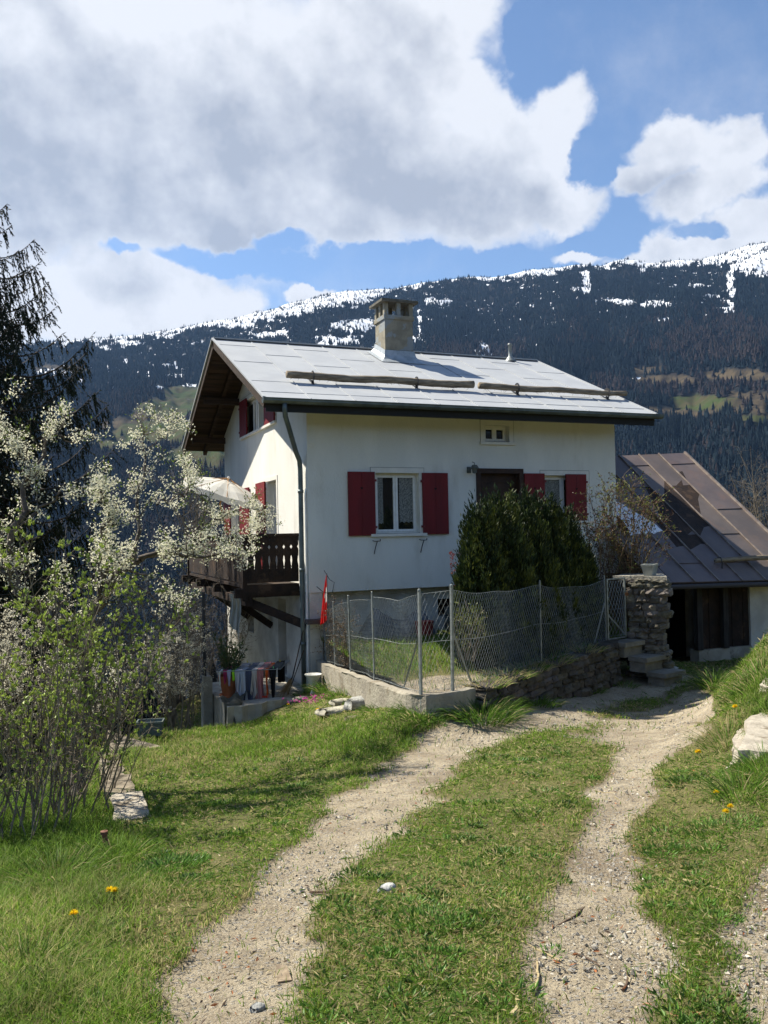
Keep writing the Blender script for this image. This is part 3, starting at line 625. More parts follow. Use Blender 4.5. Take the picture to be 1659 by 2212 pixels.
# ---- windows and shutters
def frame_ring(mb, pt, u0, u1, z0, z1, wd_, d0_, d1_):
    for a, b, c, d in ((u0, u1, z0, z0+wd_), (u0, u1, z1-wd_, z1), (u0, u0+wd_, z0+wd_, z1-wd_), (u1-wd_, u1, z0+wd_, z1-wd_)):
        mb.raw([pt(x, z, dd) for x in (a, b) for z in (c, d) for dd in (d0_, d1_)], np.array([[0, 1, 3, 2], [4, 6, 7, 5], [0, 4, 5, 1], [2, 3, 7, 6], [0, 2, 6, 4], [1, 5, 7, 3]]))
m_curt = mat('lace_curtain', (.27, .27, .25), (.10, .11, .10), 40, .9, lo=.4, hi=.6)
def window(pt, u0, u1, z0, z1, leaves=2, trim=True, curtain=None, muntin=0, sill=True, dark=False, depth=.16, label=None):
    """pt(u,z,inward) -> world. casing = window part; sash, pane, sill, curtain sub-parts"""
    c = MB(); T = .10
    if trim:
        for a, b, cc, d in ((u0-T, u1+T, z1+.0, z1+T), (u0-T, u0, z0, z1), (u1, u1+T, z0, z1)):
            c.raw([pt(x, z, dd) for x in (a, b) for z in (cc, d) for dd in (-.012, .0)], np.array([[0, 1, 3, 2], [4, 6, 7, 5], [0, 4, 5, 1], [2, 3, 7, 6], [0, 2, 6, 4], [1, 5, 7, 3]]))
    frame_ring(c, pt, u0+.002, u1-.002, z0+.002, z1-.002, .035, depth-.03, depth+.05)
    wn = part('window', c, m_trim, house, label)
    if trim:
        ln = MB(); frame_ring(ln, pt, u0-T-.012, u1+T+.012, z0+.0, z1+T+.012, .011, -.008, .0); part('trim_outline', ln, m_line, wn)
    sa = MB(); w_ = (u1-u0-.07)/leaves; pn = MB()
    for i in range(leaves):
        a = u0+.035+i*w_; frame_ring(sa, pt, a+.004, a+w_-.004, z0+.04, z1-.04, .045, depth-.045, depth+.01)
        if muntin:
            for m_ in range(1, muntin+1):
                zz = z0+.04+(z1-z0-.08)*m_/(muntin+1); sa.raw([pt(x, z, dd) for x in (a+.045, a+w_-.045) for z in (zz-.012, zz+.012) for dd in (depth-.03, depth+.0)], np.array([[0, 1, 3, 2], [4, 6, 7, 5], [0, 4, 5, 1], [2, 3, 7, 6], [0, 2, 6, 4], [1, 5, 7, 3]]))
        pn.raw([pt(a+.04, z0+.07, depth-.012), pt(a+w_-.04, z0+.07, depth-.012), pt(a+w_-.04, z1-.07, depth-.012), pt(a+.04, z1-.07, depth-.012)], np.array([[0, 1, 2, 3]]))
    part('sash', sa, m_white, wn); part('pane', pn, m_glass, wn)
    if curtain:
        cu = MB()
        for (ua, ub, za, ph) in curtain:
            n = 16; g_ = []
            for j in range(9):
                v = j/8; row = []
                for i in range(n+1):
                    uu = ua+(ub-ua)*i/n; zz = z1-.07-(z1-.07-za)*v-(.06*abs(((i/n*3) % 1)-.5) if j == 8 else 0)
                    row.append(pt(uu, zz, depth-.017+.003*math.sin(i*1.3+ph)))
                g_.append(row)
            cu.grid(g_)
        part('curtain', cu, m_curt, wn)
    if sill:
        si = MB(); si.raw([pt(x, z, dd) for x in (u0-.13, u1+.13) for z in (z0-.055, z0-.001) for dd in (-.06, .0)], np.array([[0, 1, 3, 2], [4, 6, 7, 5], [0, 4, 5, 1], [2, 3, 7, 6], [0, 2, 6, 4], [1, 5, 7, 3]]))
        si.raw([pt(x, z, dd) for x in (u0+.001, u1-.001) for z in (z0-.02, z0+.004) for dd in (-.0, depth)], np.array([[0, 1, 3, 2], [4, 6, 7, 5], [0, 4, 5, 1], [2, 3, 7, 6], [0, 2, 6, 4], [1, 5, 7, 3]]))
        part('sill', si, m_trim, wn)
    return wn
def shutter(pt, u0, u1, z0, z1, hinge, off=-.02, heart=True):
    s_ = MB(); B6 = np.array([[0, 1, 3, 2], [4, 6, 7, 5], [0, 4, 5, 1], [2, 3, 7, 6], [0, 2, 6, 4], [1, 5, 7, 3]]); nb = 2 if u1-u0 < .6 else 3
    for k in range(nb):
        a = u0+(u1-u0)*k/nb; b = u0+(u1-u0)*(k+1)/nb
        s_.raw([pt(x, z, dd) for x in (a+.002, b-.002) for z in (z0, z1) for dd in (off-.034, off)], B6)
    for zz in (z0+.14, z1-.20):
        s_.raw([pt(x, z, dd) for x in (u0+.02, u1-.02) for z in (zz, zz+.08) for dd in (off, off+.018)], B6)
    o = part('shutter', s_, m_red, house)
    uh = u0 if hinge == 0 else u1
    for zz in (z0+.16, z1-.17): hg = MB(); hg.raw([pt(x, z, dd) for x in (uh-.03, uh+.03) for z in (zz-.02, zz+.025) for dd in (off-.045, off-.0)], B6); part('hinge', hg, mat('hinge_red', (.16, .03, .03)), o)
    if heart:
        h = MB(); um = (u0+u1)/2; zc = z1-.32; P_ = []
        for a in np.linspace(0, 2*math.pi, 24, endpoint=False):
            P_.append(pt(um+.0018*16*math.sin(a)**3, zc+.0018*(13*math.cos(a)-5*math.cos(2*a)-2*math.cos(3*a)-math.cos(4*a)), off-.0355))
        h.raw(P_, np.array([list(range(24))])); part('heart_cutout', h, mat('hole_dark', (.02, .006, .006)), o)
fp = lambda u, z, d=0: V3(u, HY0+d, z)
gp_ = lambda u, z, d=0: V3(HX0+d, u, z)
window(fp, *F_H[0], curtain=[(6.12, 6.27, 1.78, 0), (6.62, 6.92, 1.80, 1)])
window(fp, *F_H[1], curtain=[(10.0, 10.42, 1.85, 2)])
window(fp, *F_H[2])
window(gp_, *G_H[0]); window(gp_, *G_H[1]); window(gp_, *G_H[3])
shutter(fp, 5.47, 6.03, 1.53, 2.775, 1); shutter(fp, 7.05, 7.62, 1.53, 2.765, 0)
shutter(fp, 9.42, 9.92, 1.73, 2.775, 1); shutter(fp, 10.46, 10.98, 1.735, 2.765, 1)
shutter(gp_, 20.1, 20.84, 4.0, 4.92, 1, heart=False); shutter(gp_, 17.48, 18.34, 4.0, 4.88, 0, heart=False)
shutter(gp_, 18.40, 19.24, .70, 2.78, 0); shutter(gp_, 19.98, 20.98, 1.47, 2.74, 1); shutter(gp_, 22.2, 22.92, 1.47, 2.74, 0)
# balcony door leaf inside its opening
bd = MB(); frame_ring(bd, gp_, 17.56, 18.35, .68, 2.75, .06, .17, .23); bdo = part('balcony_door', bd, m_white, house)
bg = MB(); bg.raw([gp_(17.6, .72, .2), gp_(18.31, .72, .2), gp_(18.31, 2.71, .2), gp_(17.6, 2.71, .2)], np.array([[0, 1, 2, 3]])); part('pane', bg, m_glass, bdo)
tr_ = MB(); frame_ring(tr_, gp_, 17.43, 18.48, .66, 2.86, .09, -.012, 0); part('door_trim', tr_, m_trim, bdo)
# front door
dr = MB(); frame_ring(dr, fp, 8.29, 9.41, .62, 2.87, .10, -.035, .2)
dr.box((8.39, HY0+.14, .62), (9.31, HY0+.19, 2.77))
for a, b in ((.8, 1.35), (1.45, 2.0), (2.1, 2.62)):
    frame_ring(dr, fp, 8.48, 9.22, a, b, .035, .118, .14)
dor = part('door', dr, m_door, house)
dh = MB(); dh.tube([(8.52, HY0+.14, 1.6), (8.52, HY0+.08, 1.6), (8.64, HY0+.08, 1.6)], .011, 6); part('handle', dh, m_galv, dor)
ds = MB(); ds.box((8.1, 14.2, .32), (9.7, HY0-.002, .6)); ds.box((8.1, 13.9, .05), (9.7, 14.198, .32)); ds.box((8.1, 13.6, -.6), (9.7, 13.898, .05)); part('door_step', ds, m_conc, house)
# wall lamp
lp = MB(); c = V3(8.17, HY0-.17, 2.86)
lp.lathe(c, [(.0, .07), (.05, .065), (.095, .0), (.09, -.015), (.06, -.02)], 8); lp.lathe(c, [(.055, -.02), (.045, -.10), (.0, -.11)], 8)
lp.tube([c+V3(0, 0, .06), c+V3(0, 0, .11), c+V3(-.03, .04, .13)], .008, 6); lp.tube([c+V3(-.09, .0, -.04), c+V3(-.12, .08, -.03), c+V3(-.05, .17, -.02)], .009, 6); lp.box(c+V3(-.09, .15, -.09), c+V3(0, .169, .04))
part('wall_lamp', lp, mat('lamp_metal', (.075, .085, .08), (.13, .14, .12), 20, .5), house)
for cx_ in (6.02, 7.02):
    b = MB(); b.tube([(cx_-.05, HY0-.02, 1.43), (cx_-.04, HY0-.09, 1.42), (cx_+.08, HY0-.09, 1.42)], .008, 6); b.tube([(cx_+.02, HY0-.09, 1.42), (cx_-.005, HY0-.05, 1.3), (cx_-.02, HY0-.01, 1.17)], .009, 6); b.tube([(cx_+.08, HY0-.09, 1.42), (cx_+.085, HY0-.09, 1.455)], .009, 6)
    part('flower_box_bracket', b, m_dark, house)
vh = MB(); vh.lathe((4.76, HY0-.001, 3.29), [(.0, .002), (.022, .002), (.024, .015), (.055, .012), (.06, .0)], 16, axis=(0, -1, 0)); part('wall_hook_plate', vh, m_trim, house)
# ---- balcony (part of the house)
BX = 3.58; BYa, BYb = 15.93, 22.6; ZF = .62
bl = MB(); bl.box((BX, BYa, ZF-.06), (HX0-.002, BYb, ZF)); 
for y in (BYa+.06, 18.1, 20.3, BYb-.1): bl.box((BX-.18, y-.08, ZF-.24), (HX0+.02, y+.08, ZF-.062))
bl.box((BX+.02, BYa+.02, ZF-.40), (BX+.16, BYb, ZF-.242)); bl.box((BX, BYa-.04, ZF-.19), (HX0-.05, BYa-.022, ZF+.01))
bl.beam((BX+.1, BYa+.18, ZF-.33), (HX0-.01, BYa-.42, -.16), .11, .15); bl.beam((BX+.12, 18.1, ZF-.33), (HX0-.01, 18.1, -.42), .11, .14); bl.beam((BX+.12, 20.3, ZF-.33), (HX0-.01, 20.3, -.42), .11, .14)
bal = part('balcony', bl, m_dwood, house)
ra = MB(); bw_ = .155
def rail_board(a, dirv, wd_, shape=True):
    """board between z0..z1 with carved notches between neighbours"""
    prof = [(ZF+.04, 0), (ZF+.16, 0), (ZF+.30, .0), (ZF+.31, .006), (ZF+.34, .002), (ZF+.38, .008), (ZF+.46, .020), (ZF+.53, .012), (ZF+.56, .002), (ZF+.60, .0), (ZF+.68, .0), (ZF+.70, .008), (ZF+.715, .022), (ZF+.735, .022), (ZF+.75, .008), (ZF+.77, 0), (ZF+.93, 0)]
    d = np.array(dirv, float); nn = V3(d[1], -d[0], 0)*.022; k = len(prof); V = []
    for o_ in (0, 1):
        for z, c in prof: V.append(a+d*(.0015+c)+V3(0, 0, z)+nn*o_)
        for z, c in prof: V.append(a+d*(wd_-.0015-c)+V3(0, 0, z)+nn*o_)
    F = []
    for i in range(k-1):
        F += [[i, i+1, k+i+1, k+i], [2*k+i, 3*k+i, 3*k+i+1, 2*k+i+1], [i, 2*k+i, 2*k+i+1, i+1], [k+i, k+i+1, 3*k+i+1, 3*k+i]]
    ra.raw(V, np.array(F))
nx = 7; wx = (HX0-.01-BX-.05)/nx
for i in range(nx): rail_board(V3(BX+.05+i*wx, BYa+.0, 0), (1, 0, 0), wx)
ny = 42; wy = (BYb-BYa)/ny
for i in range(ny): rail_board(V3(BX, BYa+i*wy, 0), (0, 1, 0), wy)
ra.box((BX-.04, BYa-.05, ZF+.93), (HX0-.003, BYa+.06, ZF+.985)); ra.box((BX-.05, BYa+.062, ZF+.93), (BX+.06, BYb, ZF+.984))
for y in (BYa+.0, BYb-.1): ra.box((BX-.035, y-.035, ZF-.3), (BX+.045, y+.055, ZF+.929))
part('railing', ra, m_dwood, bal)
# ================================================================== parasol on the balcony
pa = empty('parasol', 'tilted white parasol with wooden pole standing on the balcony', 'parasol', (4.0, 17.6, ZF))
hub = (onX(398, 1020, 3.75)+onX(572, 1090, 3.75))/2; L_ = onX(398, 1022, 3.55); R_ = onX(572, 1092, 3.95); cpos = (L_+R_)/2
Lc = onD(400, 1030, 19.0); Rc = onD(570, 1090, 18.8); cpos = (Lc+Rc)/2; ux = nrm(Rc-Lc); rc = np.linalg.norm(Rc-Lc)/2
fw = nrm(V3(CF[0], CF[1], 0)*1.0+V3(0, 0, .10)); fw = nrm(fw-ux*np.dot(fw, ux)); upv = np.cross(ux, fw); upv = upv if upv[2] > 0 else -upv
cn_ = MB(); n = 8; rings = []
for rr_, hh in ((0.001, .24), (.35, .20), (.7, .12), (1., .0), (1.0, -.12)):
    ring = []
    for j in range(n*4):
        a = 2*math.pi*(j+.5)/(n*4); seg = ((a/(2*math.pi)*n) % 1)-.5; k = (1-.06*math.cos(seg*math.pi)) if rr_ > .5 else 1
        drop = -.03*math.cos(seg*math.pi)*rr_ if hh <= 0 else -.05*math.cos(seg*math.pi)*rr_
        ring.append(cpos+rc*rr_*k*(math.cos(a)*ux+math.sin(a)*fw)+upv*(hh+drop-(.02*math.sin(a*16) if hh < 0 else 0)))
    rings.append(ring+[ring[0]])
cn_.grid(rings); part('canopy', cn_, mat('parasol_cloth', (.80, .79, .74), None, rough=.8, transl=.35), pa, smooth=False)
pl = MB(); foot = V3(cpos[0]+.15, cpos[1]-.35, ZF); pl.tube([cpos+upv*.30, cpos+upv*.0, cpos-upv*.35], .016, 8); pl.tube([cpos-upv*.33, V3(cpos[0]+.1, cpos[1]-.2, 1.4), V3(cpos[0]+.1, cpos[1]-.2, ZF)], .018, 8)
for j in range(8):
    a = 2*math.pi*(j+.5)/8; pl.tube([cpos+upv*.3, cpos+rc*.97*(math.cos(a)*ux+math.sin(a)*fw)-upv*.02], .006, 4)
pol = part('pole', pl, mat('parasol_wood', (.45, .24, .08)), pa); 
kb = MB(); kb.lathe(cpos+upv*.30, [(.0, -.03), (.028, -.01), (.028, .02), (.0, .04)], 10, axis=upv); part('finial', kb, m_white, pa, smooth=True)
fb = MB(); fb.lathe((cpos[0]+.1, cpos[1]-.2, ZF), [(.0, .0), (.22, .0), (.22, .06), (.05, .08), (.03, .3), (.0, .3)], 16); part('base', fb, m_conc, pa)
# ================================================================== terrace below
te = MB(); zt = -1.35; n = 14; front = []
for i in range(n+1):
    x = 2.90+(4.64-2.90)*i/n; front.append((x, 14.32+.42*(i/n)+.05*math.sin(i*2.3)))
lf = [V3(2.90+.04*math.sin(k), 14.32+k*.26, zt) for k in range(11)]
T0 = [V3(x, y, zt+.012*math.sin(x*7)) for x, y in front]; T1 = [V3(x, 16.95, zt) for x, y in front]; Tb = [V3(x-.03, y-.05+.04*math.sin(x*9), -2.1) for x, y in front]
te.grid([T0, T1]); te.grid([Tb, T0]); te.raw([T0[0], T1[0], V3(2.9, 16.95, -3), V3(2.86, 14.3, -2.1)], np.array([[0, 1, 2, 3]])); te.raw([T1[0], T1[-1], V3(4.64, 16.95, -3), V3(2.9, 16.95, -3)], np.array([[0, 1, 2, 3]]))
solo('terrace_slab', te, m_conc, 'worn pale concrete terrace slab below the balcony', 'terrace')
q0 = V3(2.93, 16.2, 0); pc = MB(); pc.box((2.72, 15.6, -2.6), (2.88, 15.78, -1.02)); pc.box((2.72, 15.6, -1.018), (2.86, 15.77, -1.005)); solo('concrete_post', pc, m_conc, 'stubby weathered concrete post at the outer corner of the terrace', 'post')
pb = MB(); pb.tube([(2.76, 15.68, -1.0), (2.75, 15.68, -.2), (2.75, 15.69, .55)], .03, 8); solo('support_pole', pb, m_dark, 'thin black metal pole rising from the concrete post to the balcony', 'pole')
# ================================================================== garden bed behind the fence
def fz_(x, y): return -.42+.06*(fbm(x*1.5, y*1.5, 4)-.5)+.10*sstep(11, 15, y)*0
P0 = (4.86, 15.0); GP = [(4.86, 15.2), (4.78, 14.2), (4.55, 12.7), (4.40, 11.2), (4.34, 9.52), (4.72, 9.44), (5.6, 9.95), (6.93, 10.86), (8.0, 11.45), (8.96, 11.97), (9.65, 12.3), (10.2, 13.0), (11.3, 13.6), (11.9, 15.5), (4.86, 15.6)]
def inpoly(x, y, P_):
    c = np.zeros(np.shape(x), bool); n = len(P_)
    for i in range(n):
        (x0, y0), (x1, y1) = P_[i], P_[(i+1) % n]
        if y0 == y1: continue
        c ^= ((y0 > y) != (y1 > y)) & (x < (x1-x0)*(y-y0)/(y1-y0)+x0)
    return c
ax = np.arange(4.2, 12.0, .06); ay = np.arange(9.3, 15.7, .06); AX_, AY_ = np.meshgrid(ax, ay, indexing='ij')
ins = inpoly(AX_, AY_, GP); AZ_ = -.44+.10*(fbm(AX_*1.4, AY_*1.4, 5)-.5)+.14*np.exp(-((AX_-5.1)**2+(AY_-10.0)**2)/.25)*fbm(AX_*5, AY_*5, 3)
i_, j_ = np.nonzero(ins[:-1, :-1] & ins[1:, :-1] & ins[:-1, 1:] & ins[1:, 1:]); W_ = len(ay)
F = np.stack([i_*W_+j_, (i_+1)*W_+j_, (i_+1)*W_+j_+1, i_*W_+j_+1], 1)
soil = sstep(10.9, 10.2, AY_+.4*(fbm(AX_*2, AY_*2, 3)-.5))*sstep(7.3, 6.3, AX_)
soil = np.maximum(soil, sstep(.35, .55, fbm(AX_*.9+3, AY_*.9, 4))*.5)
mb = MB(); mb.raw(np.stack([AX_, AY_, AZ_], 2).reshape(-1, 3), F, np.stack([soil, 0*soil+.2, 0*soil], 2).reshape(-1, 3)); solo('garden_soil', mb, m_ground, kind='structure', smooth=True)
# low concrete wall on the left, stone wall on the right
def wall_line(mb, pts, th, z0, ztop, seg=.12, jit=.012):
    pts = np.array(pts, float); L = np.concatenate([[0], np.cumsum(np.linalg.norm(np.diff(pts[:, :2], axis=0), axis=1))]); n = int(L[-1]/seg)+1
    s_ = np.linspace(0, L[-1], n); X = np.interp(s_, L, pts[:, 0]); Y = np.interp(s_, L, pts[:, 1]); Zt = np.interp(s_, L, pts[:, 2])
    tx = np.gradient(X); ty = np.gradient(Y); l = np.hypot(tx, ty); nx_, ny_ = ty/l, -tx/l
    rows = []
    for off, zz in ((th, 0), (th, 1), (th*.8, 2), (0, 2), (0, 1), (0, 0)):
        j = (fbm(s_*3+off*10, s_*0+zz, 3)-.5)*jit*4
        zv = z0 if zz == 0 else (Zt-.03 if zz == 1 else Zt+j*.5)
        rows.append(np.stack([X+nx_*(off+j), Y+ny_*(off+j), np.broadcast_to(zv, X.shape)], 1))
    rows = np.array(rows); rr = [rows[0]]
    # extra rows on the outer face for roughness
    for k in range(1, 5):
        a = rows[0]+(rows[1]-rows[0])*k/5; j = (fbm(s_*4, s_*0+k*.7, 4)-.5)*jit*5; a = a+np.stack([nx_*j, ny_*j, 0*j], 1); rr.append(a)
    rr = np.array(rr+list(rows[1:])); mb.grid(rr)
    for e in (0, -1): mb.raw(rr[:, e], np.array([list(range(len(rr)))]))
cw = MB(); wall_line(cw, [(4.72, 15.12, -.78), (4.66, 14.2, -.76), (4.44, 12.7, -.63), (4.28, 11.2, -.52), (4.20, 9.6, -.42), (4.34, 9.32, -.41), (4.75, 9.30, -.40), (5.1, 9.5, -.42)][::-1], .16, -2.0, None)
m_wall = mat('garden_wall', (.33, .30, .235), (.24, .215, .17), 2.5, .95, .9, 22, c3=(.20, .17, .12), c3scale=3.2, c3lo=.55, c3hi=.68)
solo('garden_retaining_wall', cw, m_wall, 'low sunlit concrete garden wall carrying the left stretch of chain link fence', 'wall')
def stone(mb, c, sx, sy, sz, ang, col, k=.18, rnd=.38):
    """one rough block: jittered subdivided box pushed towards an ellipsoid"""
    g = np.linspace(-1, 1, 4); V = []; idx = {}
    for x in range(4):
        for y in range(4):
            for z in range(4):
                if x in (0, 3) or y in (0, 3) or z in (0, 3):
                    p = V3(g[x], g[y], g[z]); q = p/np.linalg.norm(p)*1.25; p = p*(1-rnd)+q*rnd; idx[(x, y, z)] = len(V); V.append(p+rng.normal(size=3)*k*.45)
    V = np.array(V)*[sx, sy, sz]; c_, s_ = math.cos(ang), math.sin(ang); V = np.stack([V[:, 0]*c_-V[:, 1]*s_, V[:, 0]*s_+V[:, 1]*c_, V[:, 2]], 1)+c
    F = []
    for a in range(3):
        for b in range(3):
            for e in (0, 3):
                F += [[idx[(e, a, b)], idx[(e, a+1, b)], idx[(e, a+1, b+1)], idx[(e, a, b+1)]], [idx[(a, e, b)], idx[(a+1, e, b)], idx[(a+1, e, b+1)], idx[(a, e, b+1)]], [idx[(a, b, e)], idx[(a+1, b, e)], idx[(a+1, b+1, e)], idx[(a, b+1, e)]]]
    mb.raw(V, np.array(F), col)
def stones_wall(mb, pts, z0, th, h_=.14, l_=.24, tone=1.):
    pts = np.array(pts, float); L = np.concatenate([[0], np.cumsum(np.linalg.norm(np.diff(pts[:, :2], axis=0), axis=1))]); s_ = 0
    f = lambda s_, i: np.interp(s_, L, pts[:, i])
    zmax = pts[:, 2].max(); z = z0
    while z < zmax:
        hh = h_*random.uniform(.7, 1.35); s_ = random.uniform(0, .1)
        while s_ < L[-1]:
            ll = l_*random.uniform(.5, 1.6); sc_ = min(s_+ll/2, L[-1]); zt = f(sc_, 2)
            if z < zt-.03:
                d = V3(f(sc_+.05, 0)-f(sc_-.05, 0), f(sc_+.05, 1)-f(sc_-.05, 1), 0); a = math.atan2(d[1], d[0]); h2 = min(hh, zt-z+.02); g = random.uniform(.6, 1.2)*tone
                stone(mb, V3(f(sc_, 0), f(sc_, 1), z+h2/2), ll/2*1.0, th/2*random.uniform(.92, 1.12), h2/2*.98, a, (g, g*random.uniform(.92, 1), g*random.uniform(.82, .96)))
            s_ += ll
        z += hh*.93
m_stone = mat('stone', (.30, .28, .24), (.19, .175, .155), 7, .95, .8, 30, vcol=True, c3=(.09, .085, .06), c3scale=5, c3lo=.55, c3hi=.7)
sw = MB(); stones_wall(sw, [(5.05, 9.50, -.42), (5.6, 9.82, -.42), (6.93, 10.74, -.44), (8.0, 11.30, -.40), (8.9, 11.82, -.36), (9.1, 12.1, -.36)], -1.2, .34, tone=.36)  # dark stones, toned down further to paint in the shade lying on them
solo('dry_stone_wall', sw, m_stone, 'low dark rubble stone wall below the thuja hedge', 'stone wall')
# ---- chain link fence
FP = {'a': ((4.86, 14.95), -.80, .22), 'b': ((4.80, 14.2), -.76, .33), 'c': ((4.55, 12.68), -.64, .55), 'd': ((4.38, 11.22), -.54, .70), 'e': ((4.30, 9.45), -.43, .84), 'f': ((4.715, 9.41), -.42, .88), 'g': ((6.93, 10.84), -.44, .78), 'h': ((8.96, 11.95), -.40, .73)}
fe = empty('chain_link_fence', 'sagging chain link fence on grey posts around the raised garden', 'fence', (4.715, 9.41, -.43))
def meshpanel(mb, A, B, ca=.055, sag=.05, lean=.0, r=.0016, seed=0):
    (ax_, ay_), az0, az1_ = A; (bx_, by_), bz0, bz1 = B; L = math.hypot(bx_-ax_, by_-ay_); H_ = az1_-az0-.04; cw_ = ca; nd = V3(by_-ay_, -(bx_-ax_), 0)/L
    def pt(u, v):
        u = np.asarray(u); v = np.asarray(v); t_ = u/L; zt = az1_+(bz1-az1_)*t_-.03-sag*4*t_*(1-t_)-.012*np.sin(u*5+seed); zb = az0+(bz0-az0)*t_+.03
        b_ = (.035*np.sin(u*3.1+seed)+.03*np.sin(v*4+u*2+seed*2))*np.sin(np.pi*np.clip(t_, 0, 1))
        return np.stack([ax_+(bx_-ax_)*t_+nd[0]*(b_+lean*v), ay_+(by_-ay_)*t_+nd[1]*(b_+lean*v), zb+(zt-zb)*v], -1)
    Hn = 8; vs = np.linspace(0, 1, int(H_/ca)+1)
    A_, B_ = [], []
    # vertical zig-zag wires, each hooked to the next
    nw = int(L/(ca*.5)); k = len(vs)
    for i in range(nw):
        u0 = i*ca*.5; z_ = np.arange(k); u = u0+np.where((z_+i) % 2 == 0, 0, ca*.5); u = np.clip(u, 0, L); p_ = pt(u, vs); A_.append(p_[:-1]); B_.append(p_[1:])
    mb.sticks(np.concatenate(A_), np.concatenate(B_), r, r, 3)
    for v in (0.02, .5, 1.0):
        u = np.linspace(0, L, 30); p_ = pt(u, np.full(30, v)); mb.sticks(p_[:-1], p_[1:], .0022, .0022, 3)
names = ['a', 'b', 'c', 'd', 'e', 'f', 'g', 'h']
for i, (a, b) in enumerate(zip(names[:-1], names[1:])):
    m_ = MB(); meshpanel(m_, FP[a], FP[b], ca=.055 if i < 4 else .06, sag=[.02, .02, .03, .05, .01, .06, .08][i], seed=i, r=.0017 if i < 4 else .0015 if i > 4 else .0014); part('wire_mesh', m_, m_wire, fe)
for k in names:
    (x, y), z0, z1 = FP[k]; m_ = MB(); big = k in 'ef'
    tx_ = .02*math.sin(ord(k)); w__ = .020 if big else .012
    m_.beam((x, y, z0-.2), (x+tx_, y+.01, z1+.03), w__*1.6, w__*1.6, (1, 0.3, 0)); m_.lathe((x+tx_, y+.01, z1+.02), [(.0, .03), (w__, .02), (w__*1.1, .0), (w__*.8, -.02)], 8)
    part('post', m_, m_galv, fe)
for a, b in (((4.31, 10.0, -.42), (4.30, 9.47, .30)), ((5.18, 9.78, -.40), (4.73, 9.43, .38)), ((8.7, 11.95, -.40), (8.94, 11.95, .3))):
    m_ = MB(); m_.tube([a, b], .013, 6); part('brace', m_, m_galv, fe)
# ---- gate
ga = empty('garden_gate', 'narrow grey metal wire gate at the top of the stone steps', 'gate', (9.1, 11.98, -.34))
g0, g1 = V3(9.02, 11.98, 0), V3(9.50, 12.12, 0); gz0, gz1 = -.33, .70
m_ = MB()
for a, b in ((g0+V3(0, 0, gz0), g0+V3(0, 0, gz1)), (g1+V3(0, 0, gz0), g1+V3(0, 0, gz1)), (g0+V3(0, 0, gz1), g1+V3(0, 0, gz1)), (g0+V3(0, 0, gz0), g1+V3(0, 0, gz0)), (g0+V3(0, 0, gz0+.42), g1+V3(0, 0, gz0+.03))): m_.beam(a, b, .024, .024)
part('gate_frame', m_, m_galv, ga)
m_ = MB(); meshpanel(m_, ((g0[0], g0[1]), gz0, gz1), ((g1[0], g1[1]), gz0, gz1), ca=.075, sag=0, r=.0026); part('wire_mesh', m_, m_wire, ga)
m_ = MB(); m_.beam(g1+V3(.0, -.03, .42), g1+V3(.09, -.0, .42), .03, .05); part('latch', m_, mat('rust', (.30, .12, .04), (.16, .07, .03), 30, .8), ga)
# ---- stone pillar with slab and flower trough
pi_ = MB(); pa_, pb_ = V3(9.58, 12.22, 0), V3(10.02, 11.66+.0, 0)
stones_wall(pi_, [(9.62, 12.25, .66), (9.80, 11.98, .66), (10.0, 11.72, .66)], -1.15, .29, .11, .18, .58)
stones_wall(pi_, [(10.0, 11.95, .65), (10.25, 12.2, .65), (10.45, 12.5, .65)], -1.15, .27, .11, .18, .38)  # front side: lower tone puts its shade into the stone colour
pil = solo('gate_pillar', pi_, m_stone, 'tall rough stone pillar beside the garden gate', 'pillar')
sl_ = MB(); sl_.raw([(9.45, 12.38, .67), (9.95, 11.55, .67), (10.62, 12.45, .67), (10.1, 12.85, .67), (9.45, 12.38, .73), (9.95, 11.55, .735), (10.62, 12.45, .73), (10.1, 12.85, .73)], [np.array([[0, 1, 2, 3], [4, 5, 6, 7], [0, 1, 5, 4], [1, 2, 6, 5], [2, 3, 7, 6], [3, 0, 4, 7]])]); part('capstone', sl_, m_conc, pil)
def trough(mb, c, L, W_, H_, ang, th=.03, taper=.04, floor=.5):
    ca_, sa_ = math.cos(ang), math.sin(ang)
    def rect(l, w_, z): return [V3(c[0]+x*ca_-y*sa_, c[1]+x*sa_+y*ca_, c[2]+z) for x, y in ((-l/2, -w_/2), (l/2, -w_/2), (l/2, w_/2), (-l/2, w_/2))]
    R_ = [rect(L-2*taper, W_-2*taper, 0), rect(L-.02, W_-.02, H_-.03), rect(L, W_, H_-.03), rect(L, W_, H_), rect(L-2*th, W_-2*th, H_), rect(L-2*th-taper, W_-2*th-taper, H_*floor)]
    for a, b in zip(R_[:-1], R_[1:]):
        for j in range(4): mb.raw([a[j], a[(j+1) % 4], b[(j+1) % 4], b[j]], np.array([[0, 1, 2, 3]]))
    mb.raw(R_[0], np.array([[3, 2, 1, 0]])); mb.raw(R_[-1], np.array([[0, 1, 2, 3]]))
m_ = MB(); trough(m_, V3(9.98, 12.02, .735), .42, .22, .2, rad(38)); solo('flower_trough', m_, mat('fibre_cement', (.34, .35, .31), (.25, .25, .22), 6, .9, .5), 'small concrete flower trough on top of the gate pillar', 'planter')
st_ = empty('stone_steps', 'three worn concrete steps climbing from the track to the garden gate', 'steps', (9.7, 11.9, -1.05))
